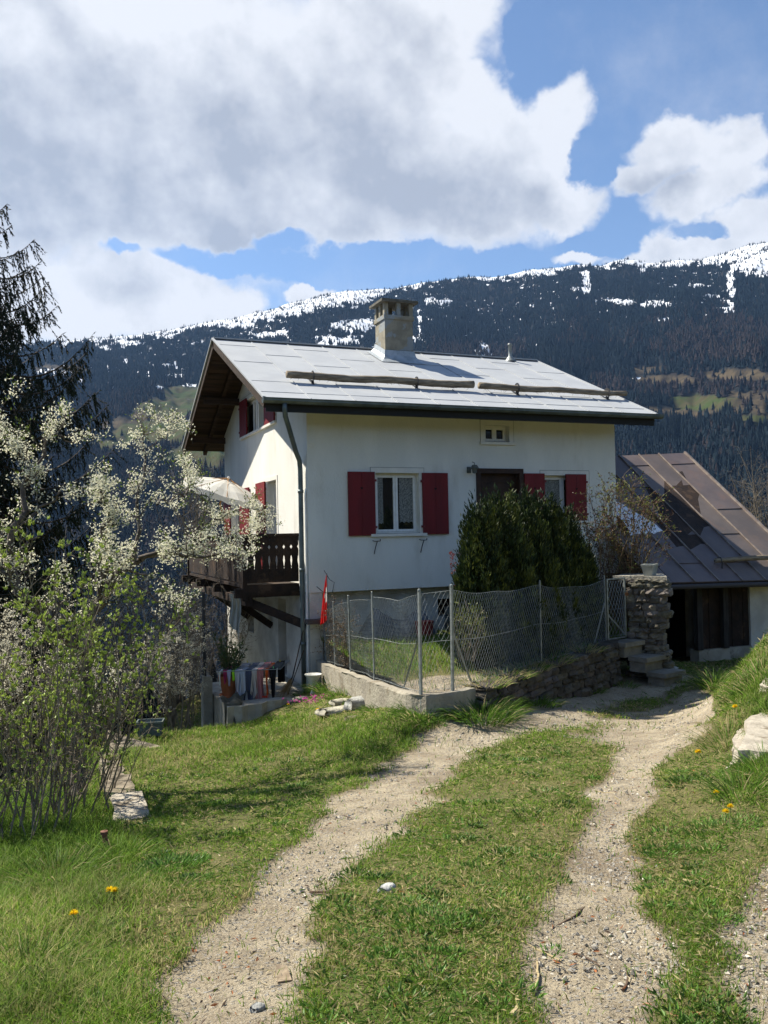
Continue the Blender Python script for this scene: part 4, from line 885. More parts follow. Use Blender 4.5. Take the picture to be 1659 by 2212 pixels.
for k, (a, b, z) in enumerate([((9.05, 11.80), (9.62, 12.0), -.36), ((9.28, 11.55), (9.95, 11.78), -.60), ((9.45, 11.30), (10.05, 11.5), -.84)]):
    m_ = MB(); m_.beam(V3(a[0], a[1], z-.04), V3(b[0], b[1], z-.045), .36, .075); m_.beam(V3(a[0]+.03, a[1]+.04, z-.17), V3(b[0]-.01, b[1]+.04, z-.17), .30, .18); part('step', m_, mat('step_concrete', (.24, .225, .19), (.15, .14, .115), 3, .95, .8, 25), st_)
# ================================================================== barn
ba = empty('barn', 'low barn with brown sheet metal roof and dark open doorway', 'barn', (13.6, 15.5, -1.2))
BXa, BXb, BE, BR_, BB = 11.86, 15.85, 13.6, 17.6, 21.4
def bz(x, y):
    u = (x-11.9)/(15.85-11.9); ez = .44-.08*u; rz = 3.34+.20*u
    return ez+(rz-ez)*(y-BE)/(BR_-BE) if y <= BR_ else rz-(y-BR_)*.77
br = MB(); seams = [BXa]+list(np.arange(12.42, BXb-.3, .64))+[BXb]
cols_ = [(11.40, BXa, BE, 15.2)]+[(a, b, BE, BR_) for a, b in zip(seams[:-1], seams[1:])]
for ci, (a, b, y0, y1) in enumerate(cols_):
    cuts = [y0]+[y0+.5+(ci % 2)*.8+1.55*k for k in range(4)]; cuts = [c for c in cuts if c < y1-.3]+[y1]
    for c0_, c1_ in zip(cuts[:-1], cuts[1:]):
        tone = rng.uniform(.92, 1.08); tt = (tone, tone*rng.uniform(.96, 1.02), tone*rng.uniform(.94, 1.03)); n_ = nrm(V3(0, -.77, 1))
        V = [V3(a+.003, c0_, bz(a, c0_)-.0)+n_*.02, V3(b-.003, c0_, bz(b, c0_))+n_*.02, V3(b-.003, c1_, bz(b, c1_))+n_*.004, V3(a+.003, c1_, bz(a, c1_))+n_*.004, V3(a+.003, c0_, bz(a, c0_))-n_*.01, V3(b-.003, c0_, bz(b, c0_))-n_*.01]
        br.raw(V, [np.array([[0, 1, 2, 3], [4, 5, 1, 0]])], tt)
br.raw([(BXa, BR_, bz(BXa, BR_)), (BXb, BR_, bz(BXb, BR_)), (BXb, BB, bz(BXb, BB)), (BXa, BB, bz(BXa, BB))], np.array([[0, 1, 2, 3]]))
bro = part('roof', br, m_broof, ba)
sm = MB()
for x in seams[1:]: 
    n_ = nrm(V3(0, -.77, 1)); big = x == BXb
    sm.beam(V3(x, BE, bz(x, BE))+n_*.03, V3(x, BR_, bz(x, BR_))+n_*.03, .05 if big else .02, .06 if big else .035, n_)
part('seam_ribs', sm, mat('seam', (.27, .23, .20), (.17, .135, .12), 6, .6, metal=.2), bro)
bs = MB(); y0, y1 = BE+.05, BR_
for sgn, (ya, yb) in ((0, (BE, BR_)), (1, (BR_, BB))):
    bs.raw([(BXa+.02, ya, bz(BXa, ya)-.03), (BXb-.02, ya, bz(BXb, ya)-.03), (BXb-.02, yb, bz(BXb, yb)-.03), (BXa+.02, yb, bz(BXa, yb)-.03), (BXa+.02, ya, bz(BXa, ya)-.13), (BXb-.02, ya, bz(BXb, ya)-.13), (BXb-.02, yb, bz(BXb, yb)-.13), (BXa+.02, yb, bz(BXa, yb)-.13)], [np.array([[0, 1, 2, 3], [4, 5, 6, 7], [0, 1, 5, 4], [1, 2, 6, 5], [2, 3, 7, 6], [3, 0, 4, 7]])])
bs.box((11.41, BE+.01, .28), (BXa+.01, 15.2, .40)); part('roof_timber', bs, m_dwood, ba)
bgut = MB(); bgut.tube([(11.38, BE-.05, .37), (BXb+.05, BE-.05, .29)], .05, 8); part('gutter', bgut, mat('barn_gutter', (.05, .045, .045)), ba)
WY = 14.15
bwl = MB(); bwl.box((14.47, WY, -2.0), (15.6, WY+.3, .72)); bwl.box((15.3, WY+.3, -2.0), (15.6, 20.8, .72)); bwl.raw([(15.6, WY, .7), (15.6, 20.8, .7), (15.6, BR_, 3.4)], np.array([[0, 1, 2]])); bwl.box((11.9, 20.5, -2), (15.3, 20.8, .7)); 
part('wall', bwl, m_plaster2, ba, 'rough grey plaster wall at the right end')
bpl = MB(); 
for k in range(9): a = 13.02+k*.161; bpl.box((a+.003, WY+.05+.01*(k % 2), -1.06), (a+.158, WY+.09+.01*(k % 2), .75))
part('plank_wall', bpl, m_dwood, ba)
bsl = MB(); bsl.box((12.98, WY-.02, -1.9), (14.468, WY+.25, -1.07)); part('plinth', bsl, m_conc, ba)
for x in (13.0, 13.72): m_ = MB(); m_.box((x-.07, WY-.06, -1.066), (x+.07, WY+.048, .72)); part('door_post', m_, mat('grey_wood', (.05, .045, .04), (.025, .022, .02), 8, .85, .5, 20, stretch=(3, 3, .3)), ba)
bi = MB(); bi.box((11.5, 17.0, -1.9), (15.2, 17.05, 2.4)); bi.box((11.42, WY+.02, -1.9), (11.5, 17, .6)); bi.box((11.5, WY+.3, .30), (13.0, WY+.4, .8)); part('inner_wall', bi, mat('barn_inside', (.02, .018, .016)), ba)
# log on the barn roof
lg = MB(); la, lb = V3(14.02, 14.28, bz(14.02, 14.28)+.12), V3(17.2, 14.25, bz(15.8, 14.25)+.16); la = onP(1545, 1211, (13, 13.6, .42+.12), nrm(V3(0, -.77, 1))); 
lb = onP(1700, 1203, (13, 13.6, .42+.14), nrm(V3(0, -.77, 1)))
lg.tube([la, la*.5+lb*.5+V3(0, 0, .015), lb+(lb-la)*.1], [.05, .058, .06], 10); lgo = part('snow_guard_log', lg, m_log, ba, smooth=True)
for f_ in (.06,): 
    c = la+(lb-la)*f_; m_ = MB(); m_.tube([c+V3(0, -.06, -.25), c+V3(0, -.07, -.05), c+V3(0, -.03, .07), c+V3(0, .06, .05), c+V3(0, .12, -.08)], .012, 6); part('bracket', m_, m_dark, lgo)
# old snow on the barn roof by the house wall
g = []; 
for i in range(15):
    row = []
    for j in range(15):
        u, v = i/14, j/14; x = 11.87+u*(1.0-.7*v)+.03*math.sin(v*9); y = 14.9+v*1.3+.1*u+.03*math.sin(u*8); e_ = min(1, 4*min(u+.25, 1-u, v, 1-v)); row.append(V3(x, y, bz(x, y)+.02+.14*max(0, e_)**.6))
    g.append(row)
m_ = MB(); m_.grid(g); sn_o = solo('snow_patch', m_, mat('snow', (.80, .82, .86), (.70, .73, .79), 8, .7, .4, 30), 'leftover snow lying on the barn roof against the house', 'snow', smooth=True)
# ================================================================== flag
fl = empty('flag', 'limp red flag with white cross on a thin pole at the fence corner', 'flag', (4.78, 14.75, -.8))
fx, fy = 4.72, 14.7; tp = onD(706, 1238, 15.5); bt = onD(708, 1340, 15.5)
m_ = MB(); m_.tube([tp, (tp+bt)/2+V3(.0, 0, 0), bt+(bt-tp)*.9], .008, 6); part('pole', m_, m_galv, fl)
cloth = []; colr_ = []; nv, nu = 26, 14
for i in range(nv+1):
    v = i/nv; row = []; cr = []
    for j in range(nu+1):
        u = j/nu; wv_ = .012+.15*v**.9*(1-.15*v); c = tp*(1-v)+bt*v+(bt-tp)*.0
        x = -u*wv_*1.0; yy = .045*math.sin(u*9.5)*v; z = -.03*u-.06*u*v
        row.append(c+V3(CR[0]*x+CF[0]*yy, CR[1]*x+CF[1]*yy, z+.0))
        vert = abs(u-.32) < .17 and .30 < v < .66; hor = (.40 < v < .56) and u < .70
        cr.append((.80, .76, .74) if (vert or hor) and False else ((.78, .75, .72) if (u < .40 and .30 < v < .60 or (u < .60 and .40 < v < .50)) else (.62, .022, .02)))
    cloth.append(row); colr_.append(cr)
m_ = MB(); m_.grid(cloth, colr_); part('cloth', m_, mat('flag_cloth', (1, 1, 1), None, rough=.8, vcol=True, transl=.3), fl, smooth=False)
wi = MB(); wi.tube([onD(700, 1232, 15.5), onD(712, 1252, 15.5), onD(722, 1258, 15.5), onD(718, 1280, 15.5)], .006, 5); wi.tube([onD(684, 1267, 15.4), onD(697, 1278, 15.4), onD(712, 1283, 15.4)], .007, 5); part('bent_wire', wi, m_dark, fl)
# ================================================================== terrace things
# planter vase
va = MB(); vc = V3(4.50, 14.55, -1.38); va.lathe(vc, [(.0, 0), (.10, .0), (.105, .02), (.06, .09), (.045, .16), (.06, .26), (.10, .35), (.155, .43), (.16, .44), (.14, .44), (.09, .36), (.0, .33)], 24); solo('tall_planter', va, mat('white_ceramic', (.66, .66, .60), (.5, .5, .45), 9, .5), 'white waisted planter standing in grass by the downpipe', 'planter', smooth=True)
# terracotta pot with oleander
pt_ = empty('potted_oleander', 'terracotta pot with a dark oleander bush on the terrace corner', 'potted plant', (3.14, 15.3, zt))
m_ = MB(); c = V3(3.16, 15.3, zt+.03); m_.lathe(c, [(.0, .0), (.15, .0), (.205, .30), (.225, .30), (.225, .36), (.205, .36), (.19, .30), (.0, .30)], 24); part('pot', m_, mat('terracotta', (.30, .105, .045), (.22, .075, .03), 8, .8), pt_, smooth=False)
m_ = MB(); m_.lathe(V3(c[0], c[1], zt), [(.0, .0), (.19, .0), (.215, .05), (.2, .05), (.15, .02), (.0, .02)], 24); part('saucer', m_, mat('terracotta2', (.36, .13, .06)), pt_)
n = 26; ths = rng.uniform(0, 6.28, n); tip = c+V3(0, 0, .3)+np.stack([np.cos(ths)*rng.uniform(.1, .42, n), np.sin(ths)*rng.uniform(.1, .4, n), rng.uniform(.4, .95, n)], 1); bs_ = c+V3(0, 0, .28)+np.stack([np.cos(ths)*.06, np.sin(ths)*.06, 0*ths], 1)
m_ = MB(); m_.sticks(bs_, tip, .008, .004, 4); part('stems', m_, mat('twig_green', (.10, .10, .05)), pt_)
tt = rng.uniform(.25, 1, (n*26)); k_ = np.repeat(np.arange(n), 26); Pp = bs_[k_]+(tip-bs_)[k_]*tt[:, None]; Dd = nrm((tip-bs_)[k_])*.7+rng.normal(size=(n*26, 3))*.6
m_ = MB(); g_ = rng.uniform(.6, 1.3, (n*26, 1)); m_.leaves(Pp, rng.uniform(.08, .14, n*26), .022, Dd, np.array([.045, .075, .025])*g_, spread=.3); part('leaves', m_, mat('leaf', (1, 1, 1), None, rough=.5, vcol=True, transl=.25), pt_)
# tarpaulin
g = []
for i in range(25):
    row = []
    for j in range(19):
        u, v = i/24, j/18; x = 2.86+u*.7; y = 14.9-v*.75+.25*u; z = zt+.06+.10*math.exp(-((u-.75)/.25)**2)*abs(math.sin(v*4))+.035*math.sin(u*17+v*5)+.03*math.sin(v*13)
        if v > .55 and u < .42: dd = (v-.55)/.45; y = 14.42-.05*dd+.03*math.sin(u*20)*dd; z = zt+.05-.45*dd
        elif v > .55: y = 14.42+.2*u+(v-.55)*-.05; z = zt+.03
        row.append(V3(x, y, z))
    g.append(row)
m_ = MB(); m_.grid(g[:13]); m_.grid([[p_+V3(0, .12*k/12, 0) for p_ in r_[:9]] for k, r_ in enumerate(g[12:])]); solo('tarpaulin', m_, mat('tarp', (.085, .08, .055), (.055, .05, .035), 10, .7), 'crumpled olive tarpaulin hanging over the terrace edge', 'tarpaulin', smooth=True)
# hoe/red stick on slab
m_ = MB(); a = onZ(541, 1504, zt+.03); b = onZ(580, 1505, zt+.03); m_.beam(a, b, .05, .025); solo('red_plank', m_, mat('red_plastic', (.55, .05, .02)), 'short red-orange stick lying on the terrace slab', 'stick')
# drying rack with laundry
dr_ = empty('drying_rack', 'folding wire drying rack set up on the terrace', 'drying rack', (3.6, 14.6, zt))
A1 = onD(486, 1445, 15.6); B1 = onD(626, 1422, 15.9); A2 = onD(467, 1462, 14.9); B2 = onD(606, 1436, 15.1)   # rear and front rails
zr = (A1[2]+B1[2]+A2[2]+B2[2])/4
A1, B1, A2, B2 = [np.array([p_[0], p_[1], zr+d_]) for p_, d_ in ((A1, .02), (B1, .03), (A2, -.0), (B2, .0))]
m_ = MB(); fr_ = []
for a, b in ((A1, B1), (A2, B2), (A1, A2), (B1, B2)): m_.tube([a, b], .007, 6)
for k in range(1, 8):
    v = k/8; a = A1+(A2-A1)*v; b = B1+(B2-B1)*v; m_.tube([a, b], .003, 4)
for v in (.28, .70): a = A1+(B1-A1)*v; b = A2+(B2-A2)*v; m_.tube([a, b], .006, 5)
part('rails', m_, m_galv, dr_)
for i, v in enumerate((.28, .70)):
    a = A1+(B1-A1)*v; b = A2+(B2-A2)*v
    for (p_, q_) in ((a, b+V3(0, -.12, 0)), (b, a+V3(0, .02, 0))):
        m_ = MB(); q2 = V3(q_[0]+(.08 if i else -.05), q_[1], zt+.0); m_.tube([p_, q2], .007, 6); part('leg', m_, m_galv, dr_)
def garment(name, label, u0, u1, drop_f, drop_b, col, v0=.02, v1=.98, lab2='laundry', wob=.02, stripe=None):
    nn, kk = 14, 18; g_ = []; cc_ = []
    for i in range(nn+1):
        u = u0+(u1-u0)*i/nn; top1 = A1+(B1-A1)*u; top2 = A2+(B2-A2)*u; a = top1+(top2-top1)*v0; b = top1+(top2-top1)*v1; L1 = np.linalg.norm(b-a); row = []; cr = []
        tot = drop_b+L1+drop_f
        for j in range(kk+1):
            s_ = j/kk*tot; w_ = wob*math.sin(i*1.1+u0*30)
            if s_ < drop_b: p_ = a+V3(0, .012+w_, -(drop_b-s_))
            elif s_ < drop_b+L1: p_ = a+(b-a)*(s_-drop_b)/L1+V3(0, 0, .012-.02*math.sin(math.pi*(s_-drop_b)/L1))
            else: d_ = (s_-drop_b-L1); p_ = b+V3(.10*d_*math.sin(i*.3+u0*9), -.012+w_*min(1, d_*4), -d_*(1+.12*math.sin(i*.8+u0*20)))
            row.append(p_); g__ = 1.0
            if stripe and (i//2) % 2: cr.append(stripe)
            else: cr.append(col)
        g_.append(row); cc_.append(cr)
    m__ = MB(); m__.grid(g_, cc_); return solo(name, m__, mat('laundry_cloth', (1, 1, 1), None, rough=.85, vcol=True, transl=.2), label, lab2, group='laundry on the drying rack', loc=None)
garment('hanging_laundry', 'small magenta piece of laundry near the left end of the drying rack', .09, .15, .22, .1, (.35, .03, .10), .2, .9, 'clothing')
garment('hanging_laundry', 'pale lilac underwear hanging beside the magenta piece', .16, .22, .24, .1, (.42, .42, .58), .3, .98, 'clothing')
garment('hanging_laundry', 'tiny neon green sock on the drying rack', .235, .275, .16, .05, (.35, .75, .04), .4, .98, 'sock')
garment('hanging_laundry', 'white shirt draped over the drying rack left of the blue trousers', .28, .40, .40, .25, (.46, .46, .50), .02, .98, 'shirt')
garment('hanging_laundry', 'pale blue striped garment hanging at the front beside the white shirt', .36, .44, .62, .3, (.30, .36, .46), .5, .995, 'clothing', stripe=(.5, .55, .62))
garment('hanging_laundry', 'dark blue trousers draped over the middle of the drying rack', .445, .54, .66, .4, (.06, .075, .13), .02, .98, 'trousers')
garment('hanging_laundry', 'white cloth draped on the drying rack beside the dusty pink one', .55, .62, .46, .3, (.46, .43, .41), .02, .98, 'cloth')
garment('hanging_laundry', 'dusty pink cloth draped on the drying rack', .625, .73, .52, .3, (.38, .16, .17), .02, .98, 'cloth')
garment('hanging_laundry', 'orange garment hanging on the drying rack beside the black ones', .75, .80, .56, .1, (.55, .10, .015), .15, .98, 'clothing')
garment('hanging_laundry', 'large black garment at the right end of the drying rack', .81, .93, .70, .4, (.010, .010, .012), .02, .98, 'clothing')
garment('hanging_laundry', 'small white sock pegged at the left tip of the drying rack', .035, .065, .22, .02, (.6, .62, .58), .7, .98, 'sock')
for i, (u, v, c) in enumerate([(.06, .0, (.6, .02, .22)), (.17, .1, (.6, .02, .22)), (.19, .7, (.6, .02, .22)), (.24, .1, (.6, .02, .22)), (.34, .0, (.6, .55, .05)), (.62, .05, (.2, .5, .1)), (.88, .95, (.15, .5, .15)), (.86, .1, (.6, .5, .05))]):
    p_ = A1+(B1-A1)*u+((A2+(B2-A2)*u)-(A1+(B1-A1)*u))*v; m_ = MB(); m_.beam(p_+V3(0, 0, -.03), p_+V3(.004, .01, .045), .012, .012, (1, 0, 0)); m_.beam(p_+V3(.008, 0, -.03), p_+V3(-.004, .01, .045), .012, .008, (1, 0, 0))
    solo('clothes_peg', m_, mat('peg_%d' % i, c, None, rough=.4), ['pink clothes peg nearest the left tip of the drying rack', 'pink clothes peg above the lilac laundry', 'pink clothes peg on the front wire of the rack', 'pink clothes peg above the neon sock', 'yellow clothes peg on the white shirt', 'green clothes peg between white and pink cloth', 'green clothes peg at the bare right front wire', 'yellow clothes peg above the black garment'][i], 'clothes peg', group='coloured pegs on the drying rack')
# grey cloth under the balcony
g = []
for i in range(13):
    row = []
    for j in range(22):
        u, v = i/12, j/21; x0 = 506+14*(u-.5)*1.6*(1-.35*v); yy = 1283+v*(62+28*u); p_ = onD(x0+3*math.sin(v*5)+(6*v if u > .5 else -1*v), yy, 16.3+.05*math.sin(i*1.5)); row.append(p_)
    g.append(row)
m_ = MB(); m_.grid(g); solo('hanging_cloth', m_, mat('grey_cloth', (.42, .44, .42), (.33, .35, .34), 6, .9, transl=.2), 'long pale grey cloth hanging from under the balcony corner', 'cloth', smooth=True)
# broom
br_ = empty('broom', 'besom broom leaning against the house corner by the downpipe', 'broom', (4.3, 14.9, zt))
bA, bB = onD(655, 1362, 15.75), onD(632, 1462, 15.3); bC = onD(612, 1498, 15.15); m_ = MB(); m_.tube([bA, bB, bB*.4+bC*.6], [.010, .013, .014], 6); part('handle', m_, m_dwood, br_)
n = 90; m_ = MB(); m_.sticks(np.repeat((bB*.8+bC*.2)[None], n, 0)+rng.normal(size=(n, 3))*.015, bC+rng.normal(size=(n, 3))*[.07, .07, .04], .003, .002, 3); part('bristles', m_, mat('bristle', (.22, .15, .07)), br_)
m_ = MB(); m_.tube([onD(656, 1405, 15.8), onD(633, 1470, 15.4), onD(622, 1500, 15.2)], .010, 6); solo('leaning_stick', m_, m_dwood, 'dark wooden stick leaning beside the broom', 'stick')
# grey planter boxes on the lawn edge
def boxat(x, y, z, L, W_, H_, ang, label): 
    p_ = onZ(x, y, z); m_ = MB(); trough(m_, p_, L, W_, H_, ang, .03, .03, .75); return solo('planter_box', m_, mat('planter_green', (.105, .135, .125), (.075, .09, .085), 8, .8, .3), label, 'planter', group='planter boxes at the edge of the lawn')
def gz_at(x, y): q = hit(x, y); return float(q[2])
p_ = hit(325, 1592); m_ = MB(); trough(m_, V3(p_[0], p_[1], p_[2]+.03), .40, .26, .22, -YAW+rad(8), .02, .03, .7); solo('planter_box', m_, mat('planter_green', (.105, .135, .125), (.075, .09, .085), 8, .8, .3), 'empty grey-green planter box on the far edge of the lawn', 'planter', group='planter boxes at the edge of the lawn')
p_ = hit(240, 1596); m_ = MB(); trough(m_, V3(p_[0], p_[1], p_[2]+.02), .60, .45, .2, -YAW+rad(38), .02, .03, .8); solo('planter_box', m_, MATS['planter_green'], 'wide sunken planter frame beside the flowering shrub', 'planter', group='planter boxes at the edge of the lawn')
# things under the overhang, behind the fence
m_ = MB(); 
for k in range(3): m_.box((7.62+.0*k, 15.2+.03*k, -.42+.16*k), (8.75-.1*k, 15.5, -.28+.16*k)); 
solo('bench', m_, mat('grey_board', (.12, .13, .12), (.08, .085, .08), 5, .9), 'dark stacked boards on the ground under the house overhang', 'boards')
m_ = MB(); m_.lathe((8.62, 15.0, -.40), [(.0, 0), (.11, 0), (.115, .12), (.05, .24), (.025, .30), (.0, .31)], 14); solo('watering_can', m_, mat('yellow_plastic', (.50, .42, .03)), 'yellow plastic container under the house overhang', 'container', smooth=True)
g = []
for i in range(22):
    row = []
    for j in range(12):
        u, v = i/21, j/11; x = 5.55+u*1.55; y = 14.55+v*.75; z = -.42+.62*math.sin(math.pi*min(1, max(0, v*1.0)))**.5*(.75+.25*math.sin(u*7+1))*min(1, 5*u, 5*(1-u))+.02*math.sin(i*2+j); row.append(V3(x, y, z))
    g.append(row)
m_ = MB(); m_.grid(g); solo('covered_woodpile', m_, mat('grey_tarp', (.13, .145, .165), (.09, .10, .12), 5, .6), 'blue-grey tarpaulin heaped over a pile under the overhang', 'tarpaulin')
m_ = MB(); m_.lathe((6.7, 14.5, -.42), [(.0, 0), (.15, 0), (.18, .3), (.19, .31), (.17, .31), (.0, .28)], 16); solo('red_bucket', m_, mat('red_bucket', (.25, .03, .03)), 'dull red bucket in front of the blue-grey tarpaulin', 'bucket')
m_ = MB(); m_.box((4.55, 15.0, -.10), (5.15, 15.24, -.02)); solo('timber_stub', m_, mat('grey_wood2', (.07, .06, .055)), 'short dark timber stub jutting from the house corner', 'timber')
# ================================================================== vegetation
def limb_poly(pts, n=14, wob=.03):
    pts = np.array(pts, float); t = np.linspace(0, 1, len(pts)); tt = np.linspace(0, 1, n)
    # smooth (Catmull-like) resample
    P_ = np.stack([np.interp(tt, t, pts[:, i]) for i in range(3)], 1)
    for _ in range(2): P_[1:-1] = (P_[:-2]+2*P_[1:-1]+P_[2:])/4
    P_[1:-1] += rng.normal(size=(n-2, 3))*wob; return P_
def grow(parents, levels):
    """parents: list of (points, r0, r1); levels: list of (count per metre, length, up, spread, radius ratio). returns segs, list of points per level"""
    A, B, ra, rb = [], [], [], []; lev = [parents]; 
    for (cpm, ln, up, spread, rr_, t0) in levels:
        new = []
        for (P_, r0, r1) in lev[-1]:
            seg = np.linalg.norm(np.diff(P_, axis=0), axis=1); L = seg.sum(); k = rng.poisson(max(.2, cpm*L))
            for _ in range(k):
                u = t0+(1-t0)*rng.random(); f = u*(len(P_)-1); i = min(int(f), len(P_)-2); p0_ = P_[i]+(P_[i+1]-P_[i])*(f-i); d = nrm(P_[i+1]-P_[i])
                side = rng.normal(size=3); side -= d*np.dot(side, d); side = nrm(side); dr2 = nrm(d*(1-spread)+side*spread+V3(0, 0, up))
                l = ln*rng.uniform(.45, 1.3)*(1-.45*u); m = 6; Q = [p0_]; dd = dr2
                for j in range(m): dd = nrm(dd+rng.normal(size=3)*.16+V3(0, 0, up*.12)); Q.append(Q[-1]+dd*l/m)
                rloc = (r0+(r1-r0)*u); new.append((np.array(Q), max(rloc*rr_, .0022), .0015))
        lev.append(new)
    for L_ in lev:
        for (P_, r0, r1) in L_:
            n = len(P_)-1; r = np.linspace(r0, r1, n+1); A.append(P_[:-1]); B.append(P_[1:]); ra.append(r[:-1]); rb.append(r[1:])
    return np.concatenate(A), np.concatenate(B), np.concatenate(ra), np.concatenate(rb), lev
def along(lst, per_m, t0=.1, jit=.02):
    O, D = [], []
    for (P_, r0, r1) in lst:
        L = np.linalg.norm(np.diff(P_, axis=0), axis=1).sum(); k = rng.poisson(per_m*L)
        if k == 0: continue
        f = (t0+(1-t0)*rng.random(k))*(len(P_)-1); i = np.minimum(f.astype(int), len(P_)-2); O.append(P_[i]+(P_[i+1]-P_[i])*(f-i)[:, None]+rng.normal(size=(k, 3))*jit); D.append(nrm(P_[i+1]-P_[i]))
    return np.concatenate(O), np.concatenate(D)
m_leafv = mat('leaf', (1, 1, 1), None, rough=.5, vcol=True, transl=.25)
m_bark = mat('bark', (.12, .10, .085), (.065, .055, .048), 12, .95, .6, 40, c3=(.22, .21, .18), c3scale=6, c3lo=.58, c3hi=.68)
m_twig = mat('twig_bark', (.24, .20, .145), (.11, .09, .065), 9, .9)
m_petal = mat('petal', (1, 1, 1), None, rough=.6, vcol=True, transl=.5)
def flowers(mb, P_, s, col, n=3, var=.12):
    """every flower = n little petals fanned out round a random axis"""
    for _ in range(n):
        D = rng.normal(size=(len(P_), 3)); g_ = 1-var*rng.random((len(P_), 1)); mb.leaves(P_, s*rng.uniform(.7, 1.2, len(P_)), s*.9, D, np.array(col)*g_, fold=.1, spread=.0)
# ---- blossoming plum tree
pt = empty('blossoming_plum_tree', 'gnarled fruit tree covered in creamy white blossom beside the balcony', 'tree', hit(160, 1740))
base = hit(165, 1735); D0 = 8.6
D3 = lambda x, y, D: onD(x, y, D)
limbs = [
 (limb_poly([base, D3(175, 1560, 8.6), D3(185, 1420, 8.7), D3(205, 1320, 8.8), D3(240, 1255, 8.9)], 12), .085, .06),
 (limb_poly([D3(228, 1272, 8.9), D3(260, 1235, 9.1), D3(330, 1195, 9.4), D3(430, 1180, 9.9), D3(500, 1195, 10.4)], 14), .045, .015),
 (limb_poly([D3(300, 1205, 9.2), D3(390, 1192, 9.0), D3(470, 1202, 9.0), D3(550, 1210, 9.3)], 12), .025, .008),
 (limb_poly([D3(290, 1212, 9.1), D3(303, 1120, 9.2), D3(300, 1040, 9.3), D3(318, 960, 9.5), D3(300, 905, 9.6)], 12), .026, .006),
 (limb_poly([D3(316, 970, 9.5), D3(350, 950, 9.7), D3(385, 915, 9.9)], 8, .01), .008, .003),
 (limb_poly([D3(400, 1182, 9.8), D3(440, 1130, 10.1), D3(500, 1105, 10.4), D3(560, 1095, 10.8)], 12), .018, .004),
 (limb_poly([D3(340, 1090, 9.4), D3(390, 1070, 9.8), D3(410, 1050, 10.2), D3(428, 1010, 10.5)], 12), .016, .005),
 (limb_poly([D3(430, 1120, 10), D3(450, 1095, 10.2), D3(430, 1060, 10.3), D3(415, 1005, 10.4)], 10), .010, .003),
 (limb_poly([D3(470, 1165, 10.1), D3(530, 1150, 10.4), D3(575, 1125, 10.8)], 10), .010, .003),
 (limb_poly([D3(215, 1300, 8.8), D3(225, 1180, 8.6), D3(230, 1080, 8.6), D3(215, 1040, 8.7)], 10), .03, .010),
 (limb_poly([D3(190, 1420, 8.7), D3(100, 1330, 8.2), D3(30, 1280, 8.0), D3(10, 1180, 8.0), D3(52, 1090, 8.1), D3(60, 1030, 8.2)], 14), .05, .022),
 (limb_poly([D3(58, 1050, 8.2), D3(90, 980, 8.3), D3(120, 930, 8.4), D3(165, 880, 8.5)], 10), .018, .004),
 (limb_poly([D3(58, 1050, 8.2), D3(40, 980, 8.3), D3(12, 940, 8.4), D3(0, 870, 8.4)], 10), .016, .005),
 (limb_poly([D3(60, 1120, 8.1), D3(110, 1080, 8.1), D3(170, 1050, 8.2), D3(240, 1035, 8.3)], 10), .014, .004),
 (limb_poly([D3(30, 1270, 8.0), D3(-20, 1180, 7.9), D3(-30, 1080, 7.9)], 8), .02, .008),
 (limb_poly([D3(120, 940, 8.4), D3(160, 960, 8.6), D3(205, 925, 8.8)], 8, .01), .007, .003),
 (limb_poly([D3(110, 1340, 8.2), D3(150, 1290, 8.3), D3(200, 1240, 8.4), D3(260, 1215, 8.6)], 10), .014, .005),
 (limb_poly([D3(260, 1235, 9.0), D3(330, 1290, 9.2), D3(400, 1310, 9.5)], 8), .012, .004),
]
A, B, ra, rb, lev = grow(limbs, [(11, .46, .34, .66, .45, .15), (7, .20, .3, .6, .6, .1)])
m_ = MB(); m_.sticks(A, B, ra, rb, 5); part('trunk', m_, m_bark, pt, smooth=True)
O, D = along(lev[1]+lev[2]+limbs[3:9]+limbs[11:14], 25, .12, .014); px_, py_ = proj(O); k_ = rng.random(len(O)) < np.where(py_ > 1225, .45, 1.); k_ &= ~((px_ > 425) & (py_ < 1080)); k_ &= fbm(O[:, 0]*3+O[:, 2]*2, O[:, 1]*3+O[:, 2]*4, 3) > .36; O = O[k_]
O = np.repeat(O, 5, 0)+rng.normal(size=(len(O)*5, 3))*.030
m_ = MB(); flowers(m_, O, .0145, (.86, .84, .66), 3); part('blossom', m_, m_petal, pt); print('blossom', len(O))
O2, D2 = along(lev[2]+lev[1], 20, .3, .02); m_ = MB(); g_ = rng.uniform(.6, 1.2, (len(O2), 1)); m_.leaves(O2, .035, .016, D2, np.array([.16, .22, .035])*g_, spread=.8); part('leaves', m_, m_leafv, pt)
# ---- lilac shrub with fresh leaves
sh = empty('leafing_shrub', 'dense many-stemmed shrub with fresh bright green leaves at the left edge', 'shrub', hit(80, 1800))
stems = []
for i in range(84):
    bx_ = rng.uniform(-60, 250); by_ = 1815-.42*max(0, bx_-60)+rng.uniform(-45, 20); b_ = hit(max(-60, bx_), by_); 
    lean = (bx_-90)/150.; H_ = rng.uniform(.9, 2.4)*(1-.18*abs(lean)); top = b_+V3(0, 0, H_)+V3(CR[0], CR[1], 0)*(lean*.42+rng.normal()*.20+.10)*H_*.62+V3(CF[0], CF[1], 0)*rng.normal()*.22
    mid = (b_+top)/2+rng.normal(size=3)*.13+V3(0, 0, .08); stems.append((limb_poly([b_, mid, top], 9, .012), rng.uniform(.004, .013), .0025))
A, B, ra, rb, lev = grow(stems, [(6.0, .45, .30, .62, .5, .15), (5.0, .20, .2, .7, .6, .2)])
m_ = MB(); m_.sticks(A, B, ra, rb, 4); part('stems', m_, m_twig, sh)
